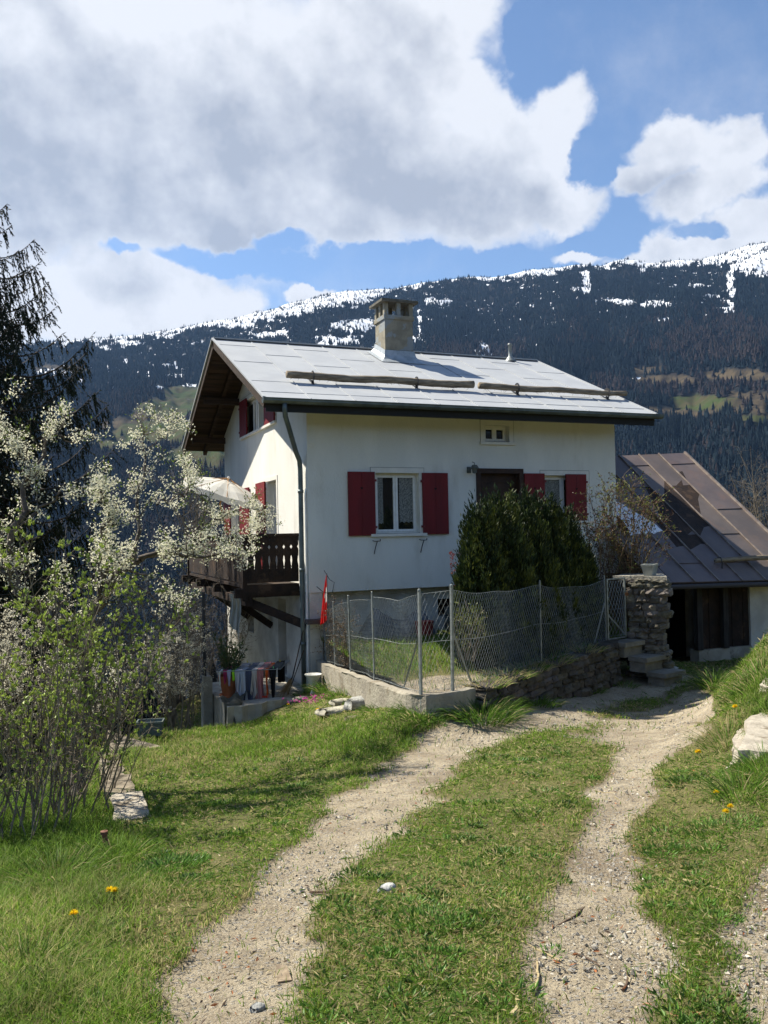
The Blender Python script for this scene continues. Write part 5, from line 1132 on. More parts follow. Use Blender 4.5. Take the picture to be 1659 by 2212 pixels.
O, D = along(lev[1]+lev[2], 11, .35, .010); hgt = O[:, 2]-G(O[:, 0], O[:, 1]); k_ = (rng.random(len(O)) < np.clip(hgt*.7, .12, 1)); O, D = O[k_], D[k_]
O = np.repeat(O, 4, 0); D = np.repeat(D, 4, 0)
g_ = rng.uniform(.6, 1.3, (len(O), 1)); m_ = MB(); m_.leaves(O, rng.uniform(.026, .048, len(O)), .020, D+V3(0, 0, .3), np.array([.33, .42, .08])*g_, spread=.7); part('leaves', m_, m_leafv, sh); print('lilac', len(O))
# ---- white spring shrubs further off
def small_shrub(name, label, px, py, D, spread, H_, nst, flower, fs=.018, per=16, leafcol=None, colr=(.74, .70, .55), seedz=None, par=.014, cat='shrub', lv=None):
    c = onD(px, py, D); o = empty(name, label, cat, c); st = []
    for i in range(nst):
        a = rng.uniform(0, 6.28); r = spread*math.sqrt(rng.random())*.35; b_ = c+V3(math.cos(a)*r, math.sin(a)*r, -.05); top = c+V3(math.cos(a)*spread*rng.uniform(.3, 1), math.sin(a)*spread*rng.uniform(.3, 1), H_*rng.uniform(.55, 1.05)); mid = (b_+top)/2+rng.normal(size=3)*.08*H_+V3(0, 0, .1*H_)
        st.append((limb_poly([b_, mid, top], 8, .015), par*rng.uniform(.6, 1.2), .004))
    A, B, ra, rb, lev = grow(st, lv or [(5, .45*H_/1.8, .25, .6, .55, .2), (6, .22, .15, .7, .6, .1)])
    m_ = MB(); m_.sticks(A, B, ra, rb, 3); part('stems', m_, m_twig, o)
    if flower:
        O, D_ = along(lev[1]+lev[2], per, .2, .012); m_ = MB(); O = np.repeat(O, 2, 0)+rng.normal(size=(len(O)*2, 3))*.012; flowers(m_, O, fs, colr, 2, .25); part('blossom', m_, m_petal, o)
    if leafcol is not None:
        O, D_ = along(lev[1]+lev[2], per, .2, .01); m_ = MB(); g_ = rng.uniform(.5, 1.4, (len(O), 1)); m_.leaves(O, .035, .018, D_, np.array(leafcol)*g_, spread=.9); part('leaves', m_, m_leafv, o)
    return o
small_shrub('flowering_shrub', 'small shrub dotted with white flowers left of the terrace post', 385, 1565, 15.0, .75, 1.95, 26, True, .019, 20)
small_shrub('flowering_shrub', 'pale flowering shrub behind the leafing shrub and the plum trunk', 215, 1600, 13.5, .8, 1.5, 22, True, .016, 14)
small_shrub('flowering_shrub', 'white flowering bush at the far left behind the shrub stems', 60, 1640, 12.0, 1.1, 2.3, 30, True, .02, 16)
small_shrub('bare_bush', 'tangled brown leafless bush under the balcony', 455, 1500, 18.5, 1.3, 2.6, 30, False, leafcol=(.10, .085, .035), per=3, lv=[(5, .8, .1, .65, .5, .2), (5, .4, .05, .7, .6, .1)])
small_shrub('bare_bush', 'dark leafless bush behind the small flowering shrub', 330, 1540, 19.0, 1.6, 3.0, 34, False, leafcol=(.07, .07, .03), per=3, lv=[(4, .8, .1, .65, .5, .2), (5, .4, .05, .7, .6, .1)])
small_shrub('bare_bush', 'dark leafless bush behind the plum tree trunk', 190, 1570, 18.0, 1.7, 3.2, 34, False, leafcol=(.05, .06, .025), per=4, lv=[(4, .8, .1, .65, .5, .2), (5, .4, .05, .7, .6, .1)])
# ---- dark evergreens below the garden, left
def spruce(name, label, c, H_, rad_, col, nwh=26, per=7, hang=.5, z0=.12, parts_=True):
    o = empty(name, label, 'tree', c); m_ = MB(); m_.tube([c, c+V3(.05, 0, H_*.5), c+V3(0, 0, H_)], [.018*H_, .012*H_, .01], 8); part('trunk', m_, m_bark, o)
    st = []; tw = MB(); A, B, ra, rb = [], [], [], []; NP, ND, NL = [], [], []
    for k in range(nwh):
        f = z0+(1-z0)*k/nwh; z = H_*f; L = min(3.3, rad_*(1-f)**.85+.15)
        for j in range(per):
            a = 6.283*j/per+k*1.3+rng.normal()*.2; l = L*rng.uniform(.75, 1.1); d = V3(math.cos(a), math.sin(a), 0); n = 12; t_ = np.linspace(0, 1, n)
            P_ = c+V3(0, 0, z)+d*(l*t_)[:, None]+V3(0, 0, 1)*(-(.30*l)*np.sin(t_*2.2)+.28*l*t_**3)[:, None]
            A.append(P_[:-1]); B.append(P_[1:]); r = np.linspace(.03*l/2+.006, .004, n); ra.append(r[:-1]); rb.append(r[1:])
            m = int(l*24); u = rng.uniform(.12, 1, m); i = np.minimum((u*(n-1)).astype(int), n-2); pp = P_[i]+(P_[i+1]-P_[i])*(u*(n-1)-i)[:, None]
            # side twigs carrying needles, hanging
            sd = np.cross(d, V3(0, 0, 1)); q_ = rng.choice([-1, 1], m)[:, None]*sd*rng.uniform(.1, 1, (m, 1)); dirs = nrm(q_*.5+d*.25+V3(0, 0, -1)*rng.uniform(.15, 1.2, (m, 1))*hang*2); ll = rng.uniform(.22, .75, m)*(1-.5*u)*min(1.4, l)
            A.append(pp); B.append(pp+dirs*ll[:, None]); ra.append(np.full(m, .004)); rb.append(np.full(m, .002))
            kk = 24; s_ = rng.random((m, kk)); NP.append((pp[:, None]+dirs[:, None]*(ll[:, None]*s_)[..., None]).reshape(-1, 3)); ND.append(np.repeat(dirs, kk, 0))
            s_ = rng.random(int(l*60)); i = np.minimum((s_*(n-1)).astype(int), n-2); NP.append(P_[i]+(P_[i+1]-P_[i])*(s_*(n-1)-i)[:, None]); ND.append(np.repeat(d[None], len(i), 0)+V3(0, 0, .3))
    m_ = MB(); m_.sticks(np.concatenate(A), np.concatenate(B), np.concatenate(ra), np.concatenate(rb), 3); part('branches', m_, m_bark, o)
    NP = np.concatenate(NP); ND = np.concatenate(ND); g_ = rng.uniform(.5, 1.3, (len(NP), 1)); m_ = MB(); m_.leaves(NP, rng.uniform(.05, .10, len(NP)), .022, ND, np.array(col)*g_, spread=.45); part('needles', m_, mat('needle', (1, 1, 1), None, rough=.7, vcol=True, spec=.15), o); print(name, len(NP)); return o
c = onD(-95, 1500, 19.0); spruce('spruce_tree', 'tall drooping dark spruce at the left edge of the photo', V3(c[0], c[1], -3.2), 13.8, 7.9, (.020, .030, .013), 30, 8, .75, .10)
# ---- thuja
def thuja(name, label, lobes, col, dens=1500):
    z0 = lobes[0][2]; o = empty(name, label, 'hedge plant', (lobes[0][0], lobes[0][1], -.45)); O, D, C_ = [], [], []; A, B = [], []
    for (x, y, z, R_, H_) in lobes:
        n = int(dens*H_*R_*2.4); t_ = rng.random(n)**.8; a = rng.uniform(0, 6.283, n); prof = np.interp(t_, [0, .12, .55, .85, 1], [.8, .98, 1., .86, .38]); rr_ = R_*prof*(rng.uniform(.55, 1.06, n)**.5)
        lump = 1+.22*np.sin(a*5+t_*9+x*3)+.5*(fbm(a*3+x, t_*9+y, 3)-.5); P_ = np.stack([x+np.cos(a)*rr_*lump, y+np.sin(a)*rr_*lump, z+t_*H_*(.97+.06*np.sin(a*3+x*7))+.07*rng.normal(size=n)*(.4+t_)], 1)
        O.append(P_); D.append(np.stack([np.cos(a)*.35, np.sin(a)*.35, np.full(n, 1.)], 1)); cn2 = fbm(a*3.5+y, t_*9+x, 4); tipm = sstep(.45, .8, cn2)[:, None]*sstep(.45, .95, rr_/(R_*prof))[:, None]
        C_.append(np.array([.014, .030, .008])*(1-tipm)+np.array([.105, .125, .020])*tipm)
        A.append(V3(x, y, z)); B.append(V3(x, y, z+H_*.8))
    O = np.concatenate(O); D = np.concatenate(D); C_ = np.concatenate(C_)*rng.uniform(.6, 1.35, (len(O), 1))
    m_ = MB(); m_.sticks(np.array(A), np.array(B), .04, .01, 6); part('trunk', m_, m_bark, o)
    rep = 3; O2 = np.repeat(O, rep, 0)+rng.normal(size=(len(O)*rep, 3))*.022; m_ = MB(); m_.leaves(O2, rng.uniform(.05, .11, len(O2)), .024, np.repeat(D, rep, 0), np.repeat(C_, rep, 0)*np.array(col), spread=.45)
    part('foliage', m_, mat('thuja_leaf', (1, 1, 1), None, rough=.55, vcol=True, transl=.12, spec=.3), o); print(name, len(O2)); return o
def fl_(px, D, R_, yt): p_ = onD(px, 1142, D); return (p_[0], p_[1], -.45, R_, .45+1.6+(1142-yt)/FPX*D)
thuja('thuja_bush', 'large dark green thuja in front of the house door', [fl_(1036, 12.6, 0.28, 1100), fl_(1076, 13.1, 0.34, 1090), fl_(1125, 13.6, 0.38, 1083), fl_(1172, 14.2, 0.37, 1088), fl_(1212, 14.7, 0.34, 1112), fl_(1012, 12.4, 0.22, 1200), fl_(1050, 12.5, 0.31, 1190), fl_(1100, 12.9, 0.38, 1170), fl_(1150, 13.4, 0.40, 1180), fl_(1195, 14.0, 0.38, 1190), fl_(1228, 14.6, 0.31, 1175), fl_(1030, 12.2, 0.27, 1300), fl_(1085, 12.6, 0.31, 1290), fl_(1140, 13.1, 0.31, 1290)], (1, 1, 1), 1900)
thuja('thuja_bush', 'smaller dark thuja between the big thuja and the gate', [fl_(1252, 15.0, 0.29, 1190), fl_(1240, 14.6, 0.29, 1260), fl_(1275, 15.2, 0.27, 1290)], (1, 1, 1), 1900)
# grass-green shrub at the thuja foot, behind the mesh
small_shrub('garden_shrub', 'low yellow-green shrub behind the wire mesh left of the thuja', 1010, 1420, 11.6, .35, .75, 16, False, leafcol=(.14, .16, .03), per=60, par=.008)
# ---- rose bush right of the thuja
ro = empty('rose_bush', 'thorny rose bush with brown hips and few leaves behind the gate', 'shrub', (10.3, 13.3, -.4)); st = []
for i in range(66):
    b_ = V3(9.9+rng.uniform(-.2, .9), 13.2+rng.uniform(-.35, .35), -.45); tx_ = rng.uniform(1245, 1440); ty_ = 1010+rng.uniform(0, 130)+abs(tx_-1340)*.7; top = onD(tx_, ty_, 15.6+rng.uniform(-.5, .7)); st.append((limb_poly([b_, (b_+top)/2+rng.normal(size=3)*.12, top+V3(0, 0, .1), top+(top-b_)*V3(.12, .12, 0)-V3(0, 0, .06)], 11, .015), rng.uniform(.006, .012), .003))
A, B, ra, rb, lev = grow(st, [(4.5, .42, .15, .6, .6, .25), (5, .18, .1, .7, .6, .1)])
m_ = MB(); m_.sticks(A, B, ra, rb, 3); part('stems', m_, mat('rose_stem', (.20, .15, .075), (.09, .055, .035), 9, .8), ro)
O, D = along(lev[1]+lev[2], 12, .2, .012); px_, py_ = proj(O); cc = np.where((rng.random(len(O)) < np.interp(py_, [1000, 1100, 1250], [.8, .4, .15]))[:, None], [[.17, .20, .04]], [[.085, .040, .022]])*rng.uniform(.5, 1.3, (len(O), 1)); m_ = MB(); m_.leaves(O, .045, .026, D, cc, spread=.9); part('leaves', m_, m_leafv, ro)
# red leaved sapling left of thuja
o = empty('red_sapling', 'small sapling with red young leaves at the left side of the thuja', 'sapling', onD(1000, 1330, 13.0)); st = []
for i in range(7):
    b_ = onD(1000+rng.uniform(-8, 8), 1370, 13.0); top = onD(995+rng.uniform(-25, 30), 1195+rng.uniform(0, 80), 12.9); st.append((limb_poly([b_, (b_+top)/2, top], 8, .012), .006, .002))
A, B, ra, rb, lev = grow(st, [(5, .2, .3, .5, .6, .3)]); m_ = MB(); m_.sticks(A, B, ra, rb, 3); part('stems', m_, mat('red_stem', (.16, .05, .03)), o)
O, D = along(lev[0]+lev[1], 22, .3, .01); m_ = MB(); m_.leaves(O, .045, .022, D, np.array([.32, .055, .025])*rng.uniform(.5, 1.3, (len(O), 1)), spread=.9); part('leaves', m_, m_leafv, o)
# dried vine on the left end of the fence
o = empty('dried_vine', 'dried brown vine tangled in the left end of the chain link fence', 'vine', (4.8, 14.2, -.75)); st = []
for i in range(40):
    u = rng.random()*1.0; y = 14.95-u*1.9; x = np.interp(y, [12.68, 14.2, 14.95], [4.55, 4.80, 4.86])+.04; st.append((limb_poly([(x, y, -.72), (x+rng.normal()*.05, y+rng.normal()*.15, -.2), (x+rng.normal()*.06, y+rng.normal()*.2, .18+rng.uniform(0, .18)*(1+u))], 8, .03), .005, .002))
A, B, ra, rb, lev = grow(st, [(7, .3, 0, .8, .6, .1)]); m_ = MB(); m_.sticks(A, B, ra, rb, 3); part('stems', m_, mat('vine_stem', (.17, .13, .09), (.09, .065, .045), 9, .9), o)
O, D = along(lev[1], 16, .1, .02); m_ = MB(); m_.leaves(O, .035, .02, D, np.array([.15, .105, .065])*rng.uniform(.4, 1.5, (len(O), 1)), spread=1.); part('leaves', m_, m_leafv, o)
# bare trees right behind the barn and left of the house
small_shrub('bare_tree', 'leafless tree behind the right end of the barn roof', 1690, 1250, 27.0, 2.2, 4.2, 26, False, leafcol=(.09, .07, .035), per=3, par=.03, cat='tree', lv=[(3, 1.2, .1, .6, .5, .2), (4, .5, .05, .7, .6, .1)])
small_shrub('bare_tree', 'leafless tree rising behind the far left corner of the house', 455, 1250, 34.0, 2.6, 5.2, 24, False, leafcol=(.06, .055, .03), per=3, par=.035, cat='tree', lv=[(3, 1.3, .1, .6, .5, .2), (4, .6, .05, .7, .6, .1)])
# ================================================================== grass
m_grass = mat('grass_blade', (1, 1, 1), None, rough=.6, vcol=True, transl=.5, spec=.15)
def blades(X, Y, Z, h, w_, col, lean=.5):
    n = len(X); a = rng.uniform(0, 6.283, n); P_ = np.stack([X, Y, Z-.01], 1); sd = np.stack([np.cos(a), np.sin(a), 0*a], 1); b = rng.uniform(0, 6.283, n); ln_ = np.stack([np.cos(b), np.sin(b), 0*b], 1)*(lean*rng.random(n)*1.1)[:, None]*h[:, None]
    up = np.stack([0*a, 0*a, h], 1); V = np.zeros((n, 5, 3)); V[:, 0] = P_-sd*w_[:, None]/2; V[:, 1] = P_+sd*w_[:, None]/2; V[:, 2] = P_+sd*w_[:, None]*.38+up*.55+ln_*.35; V[:, 3] = P_-sd*w_[:, None]*.38+up*.55+ln_*.35; V[:, 4] = P_+up*.92+ln_*1.1
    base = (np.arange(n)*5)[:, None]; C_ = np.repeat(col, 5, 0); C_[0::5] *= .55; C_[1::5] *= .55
    m_ = MB(); m_.raw(V, [base+np.array([0, 1, 2, 3]), base+np.array([3, 2, 4])], C_); return m_
def scatter(n, dens=None):
    # random ground points, denser near the camera as the eye sees them; area: the wedge of ground in front and a bit around
    D = 1.9*(19/1.9)**rng.random(n); lat = rng.uniform(-.62, .62, n)*D+rng.normal(size=n)*.3; X = CR[0]*lat+CF[0]*D; Y = CR[1]*lat+CF[1]*D; return X, Y, D
def gcol(X, Y, n):
    d_ = sstep(.42, .62, fbm(X*.55+4, Y*.55, 4)); g1 = np.array([.145, .27, .028]); g2 = np.array([.25, .36, .05]); dry = np.array([.55, .47, .22]); q = rng.random((n, 1)); c_ = g1*q+g2*(1-q)
    pd = (.09+.36*d_)[:, None]; c_ = np.where(rng.random((n, 1)) < pd, dry*rng.uniform(.6, 1.1, (n, 1)), c_*rng.uniform(.6, 1.25, (n, 1))); return c_
X, Y, D = scatter(560000); bm_ = bare(X, Y); pxl, pyl = proj(np.stack([X, Y, G(X, Y)], 1))
lush = sstep(420, 180, pxl)*sstep(1560, 1700, pyl)+sstep(1560, 1640, pxl)*sstep(1380, 1480, pyl)*sstep(1760, 1600, pyl)+.6*sstep(1010, 940, pxl)*sstep(1540, 1560, pyl)*sstep(1700, 1600, pyl); lush = np.clip(lush, 0, 1)*(.4+.6*sstep(.35, .6, fbm(X*1.3, Y*1.3+7, 4)))
pat = sstep(.28, .5, fbm(X*2.3+1, Y*2.3, 4))
keep = (rng.random(len(X)) < (1-bm_)*(.35+.65*pat)+.012) & ~inpoly(X, Y, GP) & ~((X > 2.8) & (X < 4.7) & (Y > 14.25) & (Y < 17)) & ~((X > HX0) & (Y > 15) & (X < 12)) & ~((X > 11.6) & (Y > 14.1))
slab = inpoly(pxl, pyl, [(205, 1610), (250, 1610), (275, 1680), (330, 1790), (265, 1800), (220, 1700)]); keep &= ~(slab & (rng.random(len(X)) < .9))
X, Y, D, lush = X[keep], Y[keep], D[keep], lush[keep]; Z = G(X, Y)-.03*0; n = len(X)
h = (rng.uniform(.015, .042, n)*(1+.35*sstep(4, 12, D)))*(1+2.3*lush)*(.7+.6*fbm(X*1.9, Y*1.9, 3)); wd_ = .0022+.00062*D; col = gcol(X, Y, n); lm = lush[:, None]; col = col*(1-lm*.75)+np.array([.10, .18, .024])*rng.uniform(.35, 1.6, (n, 1))*(.5+1.1*fbm(X*4, Y*4, 4))[:, None]*lm*.75
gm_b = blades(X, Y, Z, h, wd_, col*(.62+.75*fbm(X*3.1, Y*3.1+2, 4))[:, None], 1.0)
k_ = (rng.random(n) < .15); P_ = np.stack([X, Y, Z], 1)[k_]+V3(0, 0, .012); m2 = len(P_); q_ = rng.random((m2, 1)); gm_b.leaves(P_, (.020+.004*D[k_])*rng.uniform(.7, 1.8, m2), .003+.0010*D[k_], np.stack([rng.normal(size=m2), rng.normal(size=m2), .35*rng.random(m2)], 1), np.where(q_ < .33, [[.42, .36, .18]], [[.10, .18, .03]])*rng.uniform(.6, 1.2, (m2, 1)), spread=.1)
solo('grass', gm_b, m_grass, 'short spring grass with dry yellow patches covering the lawn and the strip between the wheel tracks', 'grass', kind='stuff'); print('blades', n)
# broad leaved weeds between the blades
nc = 420; X, Y, D = scatter(nc*3); k_ = (bare(X, Y) < .35) & ~inpoly(X, Y, GP) & (D < 11.5) & ~((X > 2.8) & (X < 4.7) & (Y > 14)); X, Y, D = X[k_][:nc], Y[k_][:nc], D[k_][:nc]; nc = len(X); per = 46
rr_ = rng.uniform(.03, .11, nc)*(1+.06*D); a = rng.uniform(0, 6.283, (nc, per)); q_ = np.sqrt(rng.random((nc, per)))*rr_[:, None]; PX, PY = (X[:, None]+np.cos(a)*q_).ravel(), (Y[:, None]+np.sin(a)*q_).ravel(); tone = np.repeat(rng.uniform(.5, 1.3, nc), per)[:, None]; n = len(PX)
m_ = MB(); m_.leaves(np.stack([PX, PY, G(PX, PY)+.008], 1), rng.uniform(.014, .032, n)*np.repeat(1+.06*D, per), np.repeat(.007+.0012*D, per), np.stack([np.cos(a).ravel(), np.sin(a).ravel(), rng.uniform(.2, 1.6, n)], 1), np.array([.085, .17, .024])*tone*rng.uniform(.7, 1.3, (n, 1)), spread=.4)
solo('ground_herbs', m_, m_leafv, 'small dark green herbs and clover leaves sprinkled through the lawn', 'herbs', kind='stuff')
# garden bed grass
n = 34000; X = rng.uniform(4.4, 11.8, n); Y = rng.uniform(9.5, 15.4, n); k_ = inpoly(X, Y, GP) & (rng.random(n) < .12+.88*sstep(10.4, 11.3, Y+.4*(fbm(X*2, Y*2, 3)-.5)+np.clip(X-6.5, 0, 2)*-.2)); X, Y = X[k_], Y[k_]; n = len(X)
h = rng.uniform(.05, .15, n)*(.6+.9*fbm(X*1.5, Y*1.5, 3)); col = np.array([.15, .25, .035])*rng.uniform(.5, 1.5, (n, 1)); col = np.where(rng.random((n, 1)) < .15, [[.3, .27, .13]], col)
solo('garden_grass', blades(X, Y, np.full(n, -.43), h, np.full(n, .009), col, .7), m_grass, 'lush green grass growing in the raised garden behind the fence', 'grass', kind='stuff')
# leafy clumps and tufts
def tuft(px, py, r, h_, n, label, name='grass_clump', dark=1., dry=.1, w_=.006, group='larger clumps of grass', at=None):
    c = hit(px, py) if at is None else at; a = rng.uniform(0, 6.283, n); rr_ = r*np.sqrt(rng.random(n)); X = c[0]+np.cos(a)*rr_; Y = c[1]+np.sin(a)*rr_; P_ = np.stack([X, Y, G(X, Y)-.02 if at is None else 0*X+at[2]], 1); out = np.stack([np.cos(a), np.sin(a), 0*a], 1)*(rr_/r*.7+.12)[:, None]+rng.normal(size=(n, 3))*.16+V3(0, 0, 1)
    hh = h_*rng.uniform(.5, 1.1, n); V = np.zeros((n, 7, 3)); d = nrm(out); sd = nrm(np.cross(d, rng.normal(size=(n, 3)))); droop = np.stack([np.cos(a), np.sin(a), -1.0+0*a], 1)
    for k, (t_, ww) in enumerate(((0, 1.), (.4, .9), (.75, .6))):
        p_ = P_+d*(hh*t_)[:, None]+droop*(hh*.32*t_**2)[:, None]; V[:, 2*k] = p_-sd*w_*ww/2; V[:, 2*k+1] = p_+sd*w_*ww/2
    V[:, 6] = P_+d*hh[:, None]+droop*(hh*.36)[:, None]; base = (np.arange(n)*7)[:, None]; col = np.array([.10, .19, .026])*rng.uniform(.5, 1.4, (n, 1))*dark; col = np.where(rng.random((n, 1)) < dry, [[.40, .34, .17]], col)
    m_ = MB(); m_.raw(V, [base+np.array([0, 1, 3, 2]), base+np.array([2, 3, 5, 4]), base+np.array([4, 5, 6])], np.repeat(col, 7, 0)); return solo(name, m_, m_grass, label, 'grass clump', group=group)
T_ = [(1040, 1545, .42, .38, 900, 'dense dark grass clump at the foot of the fence corner'), (915, 1545, .30, .22, 450, 'grass clump against the concrete garden wall near the corner post'), (720, 1490, .28, .45, 420, 'tall bright grass beside the white planter'), (745, 1500, .25, .30, 300, 'tall grass at the base of the garden wall'), (1160, 1520, .30, .22, 350, 'grass clump below the start of the rubble wall'), (660, 1500, .2, .2, 180, 'small grass clump at the foot of the downpipe'),
      (1545, 1478, .28, .42, 350, 'long arching grass clump at the edge of the bank near the barn'), (1575, 1600, .22, .30, 350, 'bright yellow-green grass clump beside the stone slab'), (1600, 1715, .16, .32, 220, 'tall grass clump in front of the stone slab'), (1648, 1460, .35, .30, 500, 'thick grass on the crest of the bank'), (1630, 1400, .35, .28, 500, 'grass at the top of the bank by the barn wall'), (1655, 1660, .2, .28, 250, 'dark grass clump below the right stone slab'),
      (905, 1538, .26, .26, 420, 'tall grass leaning on the outer corner of the garden wall'), (820, 1532, .24, .2, 300, 'grass fringe along the middle of the garden wall'), (1100, 1520, .32, .20, 380, 'ragged grass at the foot of the rubble wall'), (1270, 1492, .25, .16, 220, 'thin grass in the shade below the rubble wall'), (860, 1560, .35, .16, 420, 'lush grass bank below the garden wall'), (560, 1565, .35, .14, 380, 'fresh grass in front of the terrace slab'), (400, 1612, .3, .12, 320, 'fresh grass to the right of the empty planter box'), (1350, 1478, .2, .12, 160, 'shaded weeds at the foot of the stone steps'),
      (250, 1855, .22, .22, 300, 'long grass below the shrub stems'), (120, 1900, .25, .28, 380, 'tall dark grass at the left edge of the lawn'), (60, 2090, .22, .18, 320, 'grass clump in the lower left corner'), (800, 1640, .15, .10, 200, 'low grass clump at the left edge of the wheel track')]
for t_ in T_: tuft(*t_, dry=.12 if 'yellow' not in t_[5] else .5, w_=.005 if t_[1] > 1580 else .008)
for at_, lab in [((5.35, 9.72, -.44), 'dry yellow grass on top of the rubble wall next to the corner post'), ((5.9, 10.1, -.44), 'brownish dry grass hanging over the rubble wall'), ((6.5, 10.5, -.44), 'dry grass clump midway along the rubble wall top'), ((7.2, 10.95, -.44), 'dark grass on the rubble wall below the middle fence post'), ((8.1, 11.4, -.40), 'sparse grass on the right end of the rubble wall')]:
    tuft(0, 0, .30, .20, 300, lab, at=at_, dry=.6, w_=.008)
# dandelion leaf rosettes / weeds
def weed(px, py, r, n, label, col=(.045, .11, .018), L=.10):
    c = hit(px, py); a = rng.uniform(0, 6.283, n); rr_ = r*np.sqrt(rng.random(n)); X = c[0]+np.cos(a)*rr_; Y = c[1]+np.sin(a)*rr_; m_ = MB(); d = np.stack([np.cos(a), np.sin(a), rng.uniform(.3, 1.6, n)], 1)
    m_.leaves(np.stack([X, Y, G(X, Y)+.005], 1), L*rng.uniform(.5, 1.1, n), L*.26, d, np.array(col)*rng.uniform(.6, 1.5, (n, 1)), spread=.35); return solo('weed_patch', m_, m_leafv, label, 'weeds', group='leafy weed patches in the grass')
for a_ in [(680, 1850+10, .0, 0, '')][:0]: pass
for px, py, r, n, lab, L in [(360, 1875, .24, 260, 'dark green dandelion leaves left of the wheel track', .11), (410, 1905, .12, 90, 'small leafy weeds below the large dandelion patch', .08), (130, 2130, .22, 240, 'leafy weeds in the lower left corner', .10), (930, 1990, .15, 150, 'dandelion rosette in the middle grass strip', .09), (880, 1960, .13, 100, 'leafy weeds beside the pale stone in the middle strip', .08), (640, 1640+60, .18, 120, 'leafy weeds in the lawn near the wheel track', .08),
      (560, 1715, .16, 120, 'dark weeds in the dry part of the lawn', .08), (1560, 1790, .2, 160, 'dandelion leaves under the yellow flowers on the right', .09), (1515, 1960, .06, 14, 'broad leaved plantain on the right side of the track', .09), (1470, 1840, .2, 120, 'leafy weeds right of the right wheel track', .07), (1190, 2060, .05, 12, 'small pale plantain in the right wheel track', .07), (1545, 1990, .1, 60, 'grey-green ferny weed at the right edge', .07)]:
    weed(px, py, r*1.1, int(n*3), lab, L=L*.4, col=(.10, .20, .03) if 'p' not in lab[:1] else (.15, .24, .07))
def dandelion(px, py, label, s=.022, hh=.06):
    c = hit(px, py+6); o = empty('dandelion', label, 'flower', c, 'yellow dandelions in the grass'); m_ = MB(); top = c+V3(.005, 0, hh); m_.tube([c, top], .0025, 5); part('stem', m_, mat('stem_green', (.12, .18, .05)), o)
    m_ = MB(); n = 70; a = rng.uniform(0, 6.283, n); e_ = rng.uniform(.0, 1.2, n); d = np.stack([np.cos(a)*np.cos(e_), np.sin(a)*np.cos(e_), np.sin(e_)], 1); m_.leaves(np.repeat(top[None], n, 0), s, s*.3, d, np.array([.85, .62, .015])*rng.uniform(.8, 1.1, (n, 1)), spread=.05); part('flower_head', m_, m_petal, o)
for px, py, lab in [(235, 1943, 'left one of a touching pair of dandelions on the left lawn'), (245, 1945, 'right one of a touching pair of dandelions on the left lawn'), (157, 1996, 'single dandelion at the lower left of the pair'), (1567, 1769, 'larger dandelion at the front of the right-hand pair'), (1577, 1758, 'rear dandelion of the right-hand pair'), (1546, 1726, 'small dandelion above the right-hand pair'), (1507, 1634, 'dandelion beside the right wheel track below the bank'), (1587, 1535, 'dandelion on the bank beside the stone slab'), (622, 1524, 'small dandelion in front of the terrace'), (685, 1536, 'dandelion by the flat stones')]: dandelion(px, py, lab, .024 if py > 1700 else .034)
# pink flowers
c = hit(685, 1518); n = 60; P_ = c+np.stack([rng.normal(size=n)*.22, rng.normal(size=n)*.10, rng.uniform(.03, .12, n)], 1); m_ = MB(); flowers(m_, P_, .03, (.55, .10, .35), 3); o = solo('pink_flowers', m_, m_petal, 'low clump of small pink flowers in front of the white planter', 'flowers')
# rocks and slabs
def rock(px, py, sx, sy, sz, ang, label, col=(1, 1, 1), name='rock', m=None, k=.18, dz=0): 
    c = hit(px, py); m_ = MB(); stone(m_, c+V3(0, 0, sz*.35+dz), sx, sy, sz, ang, col, k, .75); return solo(name, m_, m or m_rock, label, 'rock', smooth=True)
m_rock = mat('rock', (.30, .30, .27), (.17, .17, .16), 14, .9, .8, 50, vcol=True)
rock(776, 1527, .20, .12, .10, .1, 'rounded grey boulder against the garden wall', (1.5, 1.5, 1.5), k=.1)
rock(735, 1520, .16, .10, .05, .2, 'flat pale stone beside the grey boulder', (1.6, 1.5, 1.25), k=.12); rock(728, 1538, .30, .14, .05, .1, 'wide flat pale stone in the grass below the boulder', (1.5, 1.42, 1.2), k=.12); rock(650, 1512, .13, .1, .04, .3, 'small flat stone at the edge of the terrace', (1.5, 1.4, 1.2), k=.12)
rock(760, 1556, .10, .07, .04, .3, 'small brown stone in the lawn', (.7, .6, .45)); rock(836, 1925, .045, .03, .022, .6, 'pale grey fist-sized stone in the middle grass strip', (1.7, 1.7, 1.75), k=.1); rock(1440, 1445, .22, .14, .03, .2, 'pale crumbled stones at the barn threshold', (1.5, 1.5, 1.5))
rock(555, 2160, .028, .02, .012, .6, 'light pebble in the left wheel track', (1.5, 1.5, 1.5)); rock(455, 1700+25, .001, .001, .001, 0, 'tiny grit') if False else None
